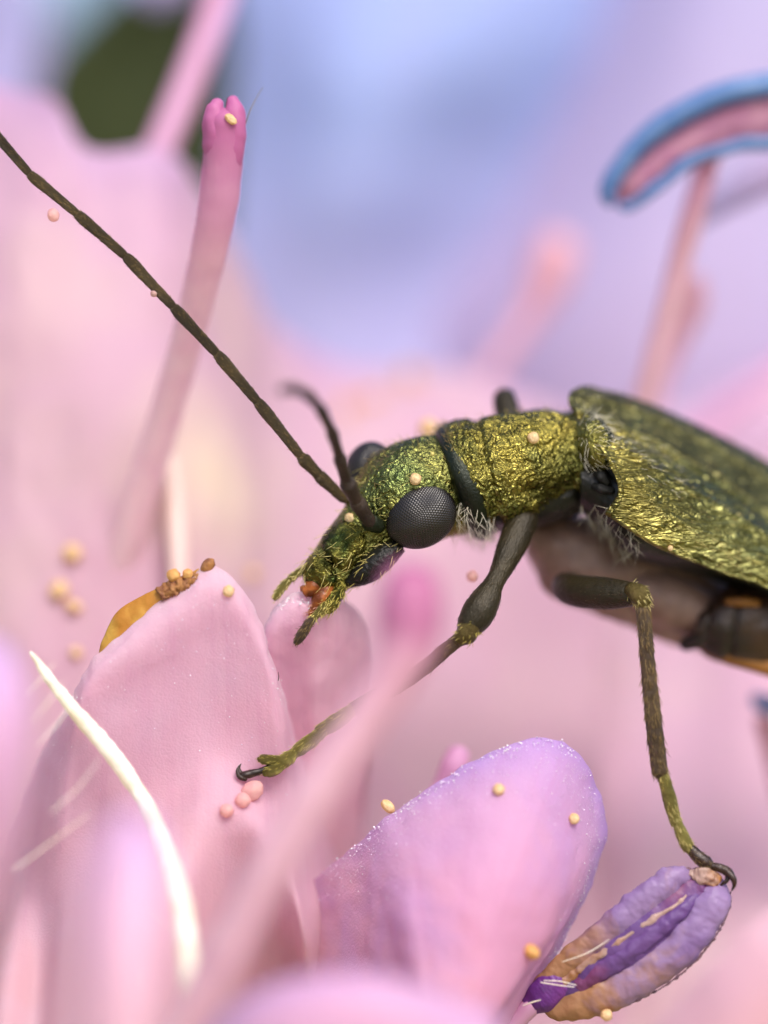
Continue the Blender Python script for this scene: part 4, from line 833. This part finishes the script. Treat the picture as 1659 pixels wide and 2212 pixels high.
on(934, 981, head, 5, M['hair_gold'], 'tiny yellow pollen grain on top of the beetle head', seed=4)
on(1448, 1184, el, 6, P_, 'tiny pale pollen grain on the edge of the wing case', seed=5)
on(494, 1277, pa, 13, P_, 'cream pollen grain near the tip of the ragged pink petal', seed=6)
on(375, 1243, rag, 15, PO, 'larger of two amber pollen grains on the torn brown petal edge', 10, seed=7, group='amber grains on the torn edge')
on(406, 1240, rag, 12, PO, 'smaller of two amber pollen grains on the torn brown petal edge', 10, seed=8, group='amber grains on the torn edge')
on(449, 1222, pa, 18, M['brownrag'], 'wrinkled brown grain on the very tip of the ragged petal', 12, seed=9, squash=(1.1, .7, .8))
on(1077, 1705, pc, 13, P_, 'round cream pollen grain in the upper middle of the lilac petal', seed=10)
on(838, 1742, pc, 14, P_, 'oval cream pollen grain on the rim of the lilac petal', 40, seed=11, squash=(1.3, .85, .9))
on(1240, 1768, pc, 12, P_, 'blurred yellow pollen grain near the right rim of the lilac petal', seed=12)
on(1148, 2055, pc, 18, PO, 'large yellow pollen grain low on the lilac petal beside the anther', seed=13, squash=(.85, 1.1, .9))
grain(Q((1310, 2193, -10)), 13, P_, 'cream pollen grain just below the open anther', seed=14)
grain(Q((115, 465, 20)), 14, PP, 'pink pollen grain beside the long antenna', seed=15, squash=(1.1, .9, 1))
grain(Q((333, 634, 30)), 8, PP, 'small pink pollen grain clinging under the long antenna', seed=16)
grain(Q((1020, 1245, 170)), 13, PP, 'blurred pink pollen grain behind the front leg', seed=17)
on(545, 1708, pa, 24, PP, 'largest of the pinkish grains clumped below the front claw', 60, seed=18, squash=(1.1, .9, .8))
on(525, 1728, pa, 17, PP, 'middle sized pinkish grain in the clump below the front claw', 60, seed=19)
on(490, 1750, pa, 15, PP, 'pinkish grain lying apart from the clump below the front claw', 60, seed=20)
on(499, 258, sty, 12, P_, 'cream pollen grain lodged in the cleft of the forked style', 100, seed=22, squash=(.8, 1.3, .8))
grain(Q((926, 926, 520)), 22, P_, 'tan blurred pollen grain behind the top of the beetle head', seed=21)
GR = [(886, 815, 1250, 26, (1.1, .9, 1), PO, 'blurred round orange pollen grain on the petal behind the beetle head'),
      (800, 860, 1300, 20, (1.6, .6, 1), PO, 'blurred elongated orange pollen grain behind the curled antenna, the one nearer the round orange grain'),
      (750, 885, 1300, 22, (1.5, .6, 1), PO, 'blurred elongated orange pollen grain right behind the curled antenna'),
      (157, 1195, 700, 22, (1, 1, 1), P_, 'topmost of three blurred pale orange grains behind the ragged petal'),
      (128, 1275, 700, 20, (1, 1.2, 1), P_, 'tall middle one of three blurred pale orange grains behind the ragged petal'),
      (160, 1310, 690, 18, (1.2, .8, 1), P_, 'lowest, flattened one of three blurred pale orange grains behind the ragged petal'),
      (545, 1240, 600, 16, (1, 1, 1), P_, 'blurred pale grain between the ragged petal tip and the beetle mouth'),
      (165, 1410, 600, 14, (1, 1, 1), P_, 'small blurred pale grain beside the orange withered margin')]
for i, (x, y, d, r, sq, mt, lb) in enumerate(GR):
    on(x, y, pe, r, mt, lb, d, group='blurred grains on the petals behind', squash=sq, seed=40+i)
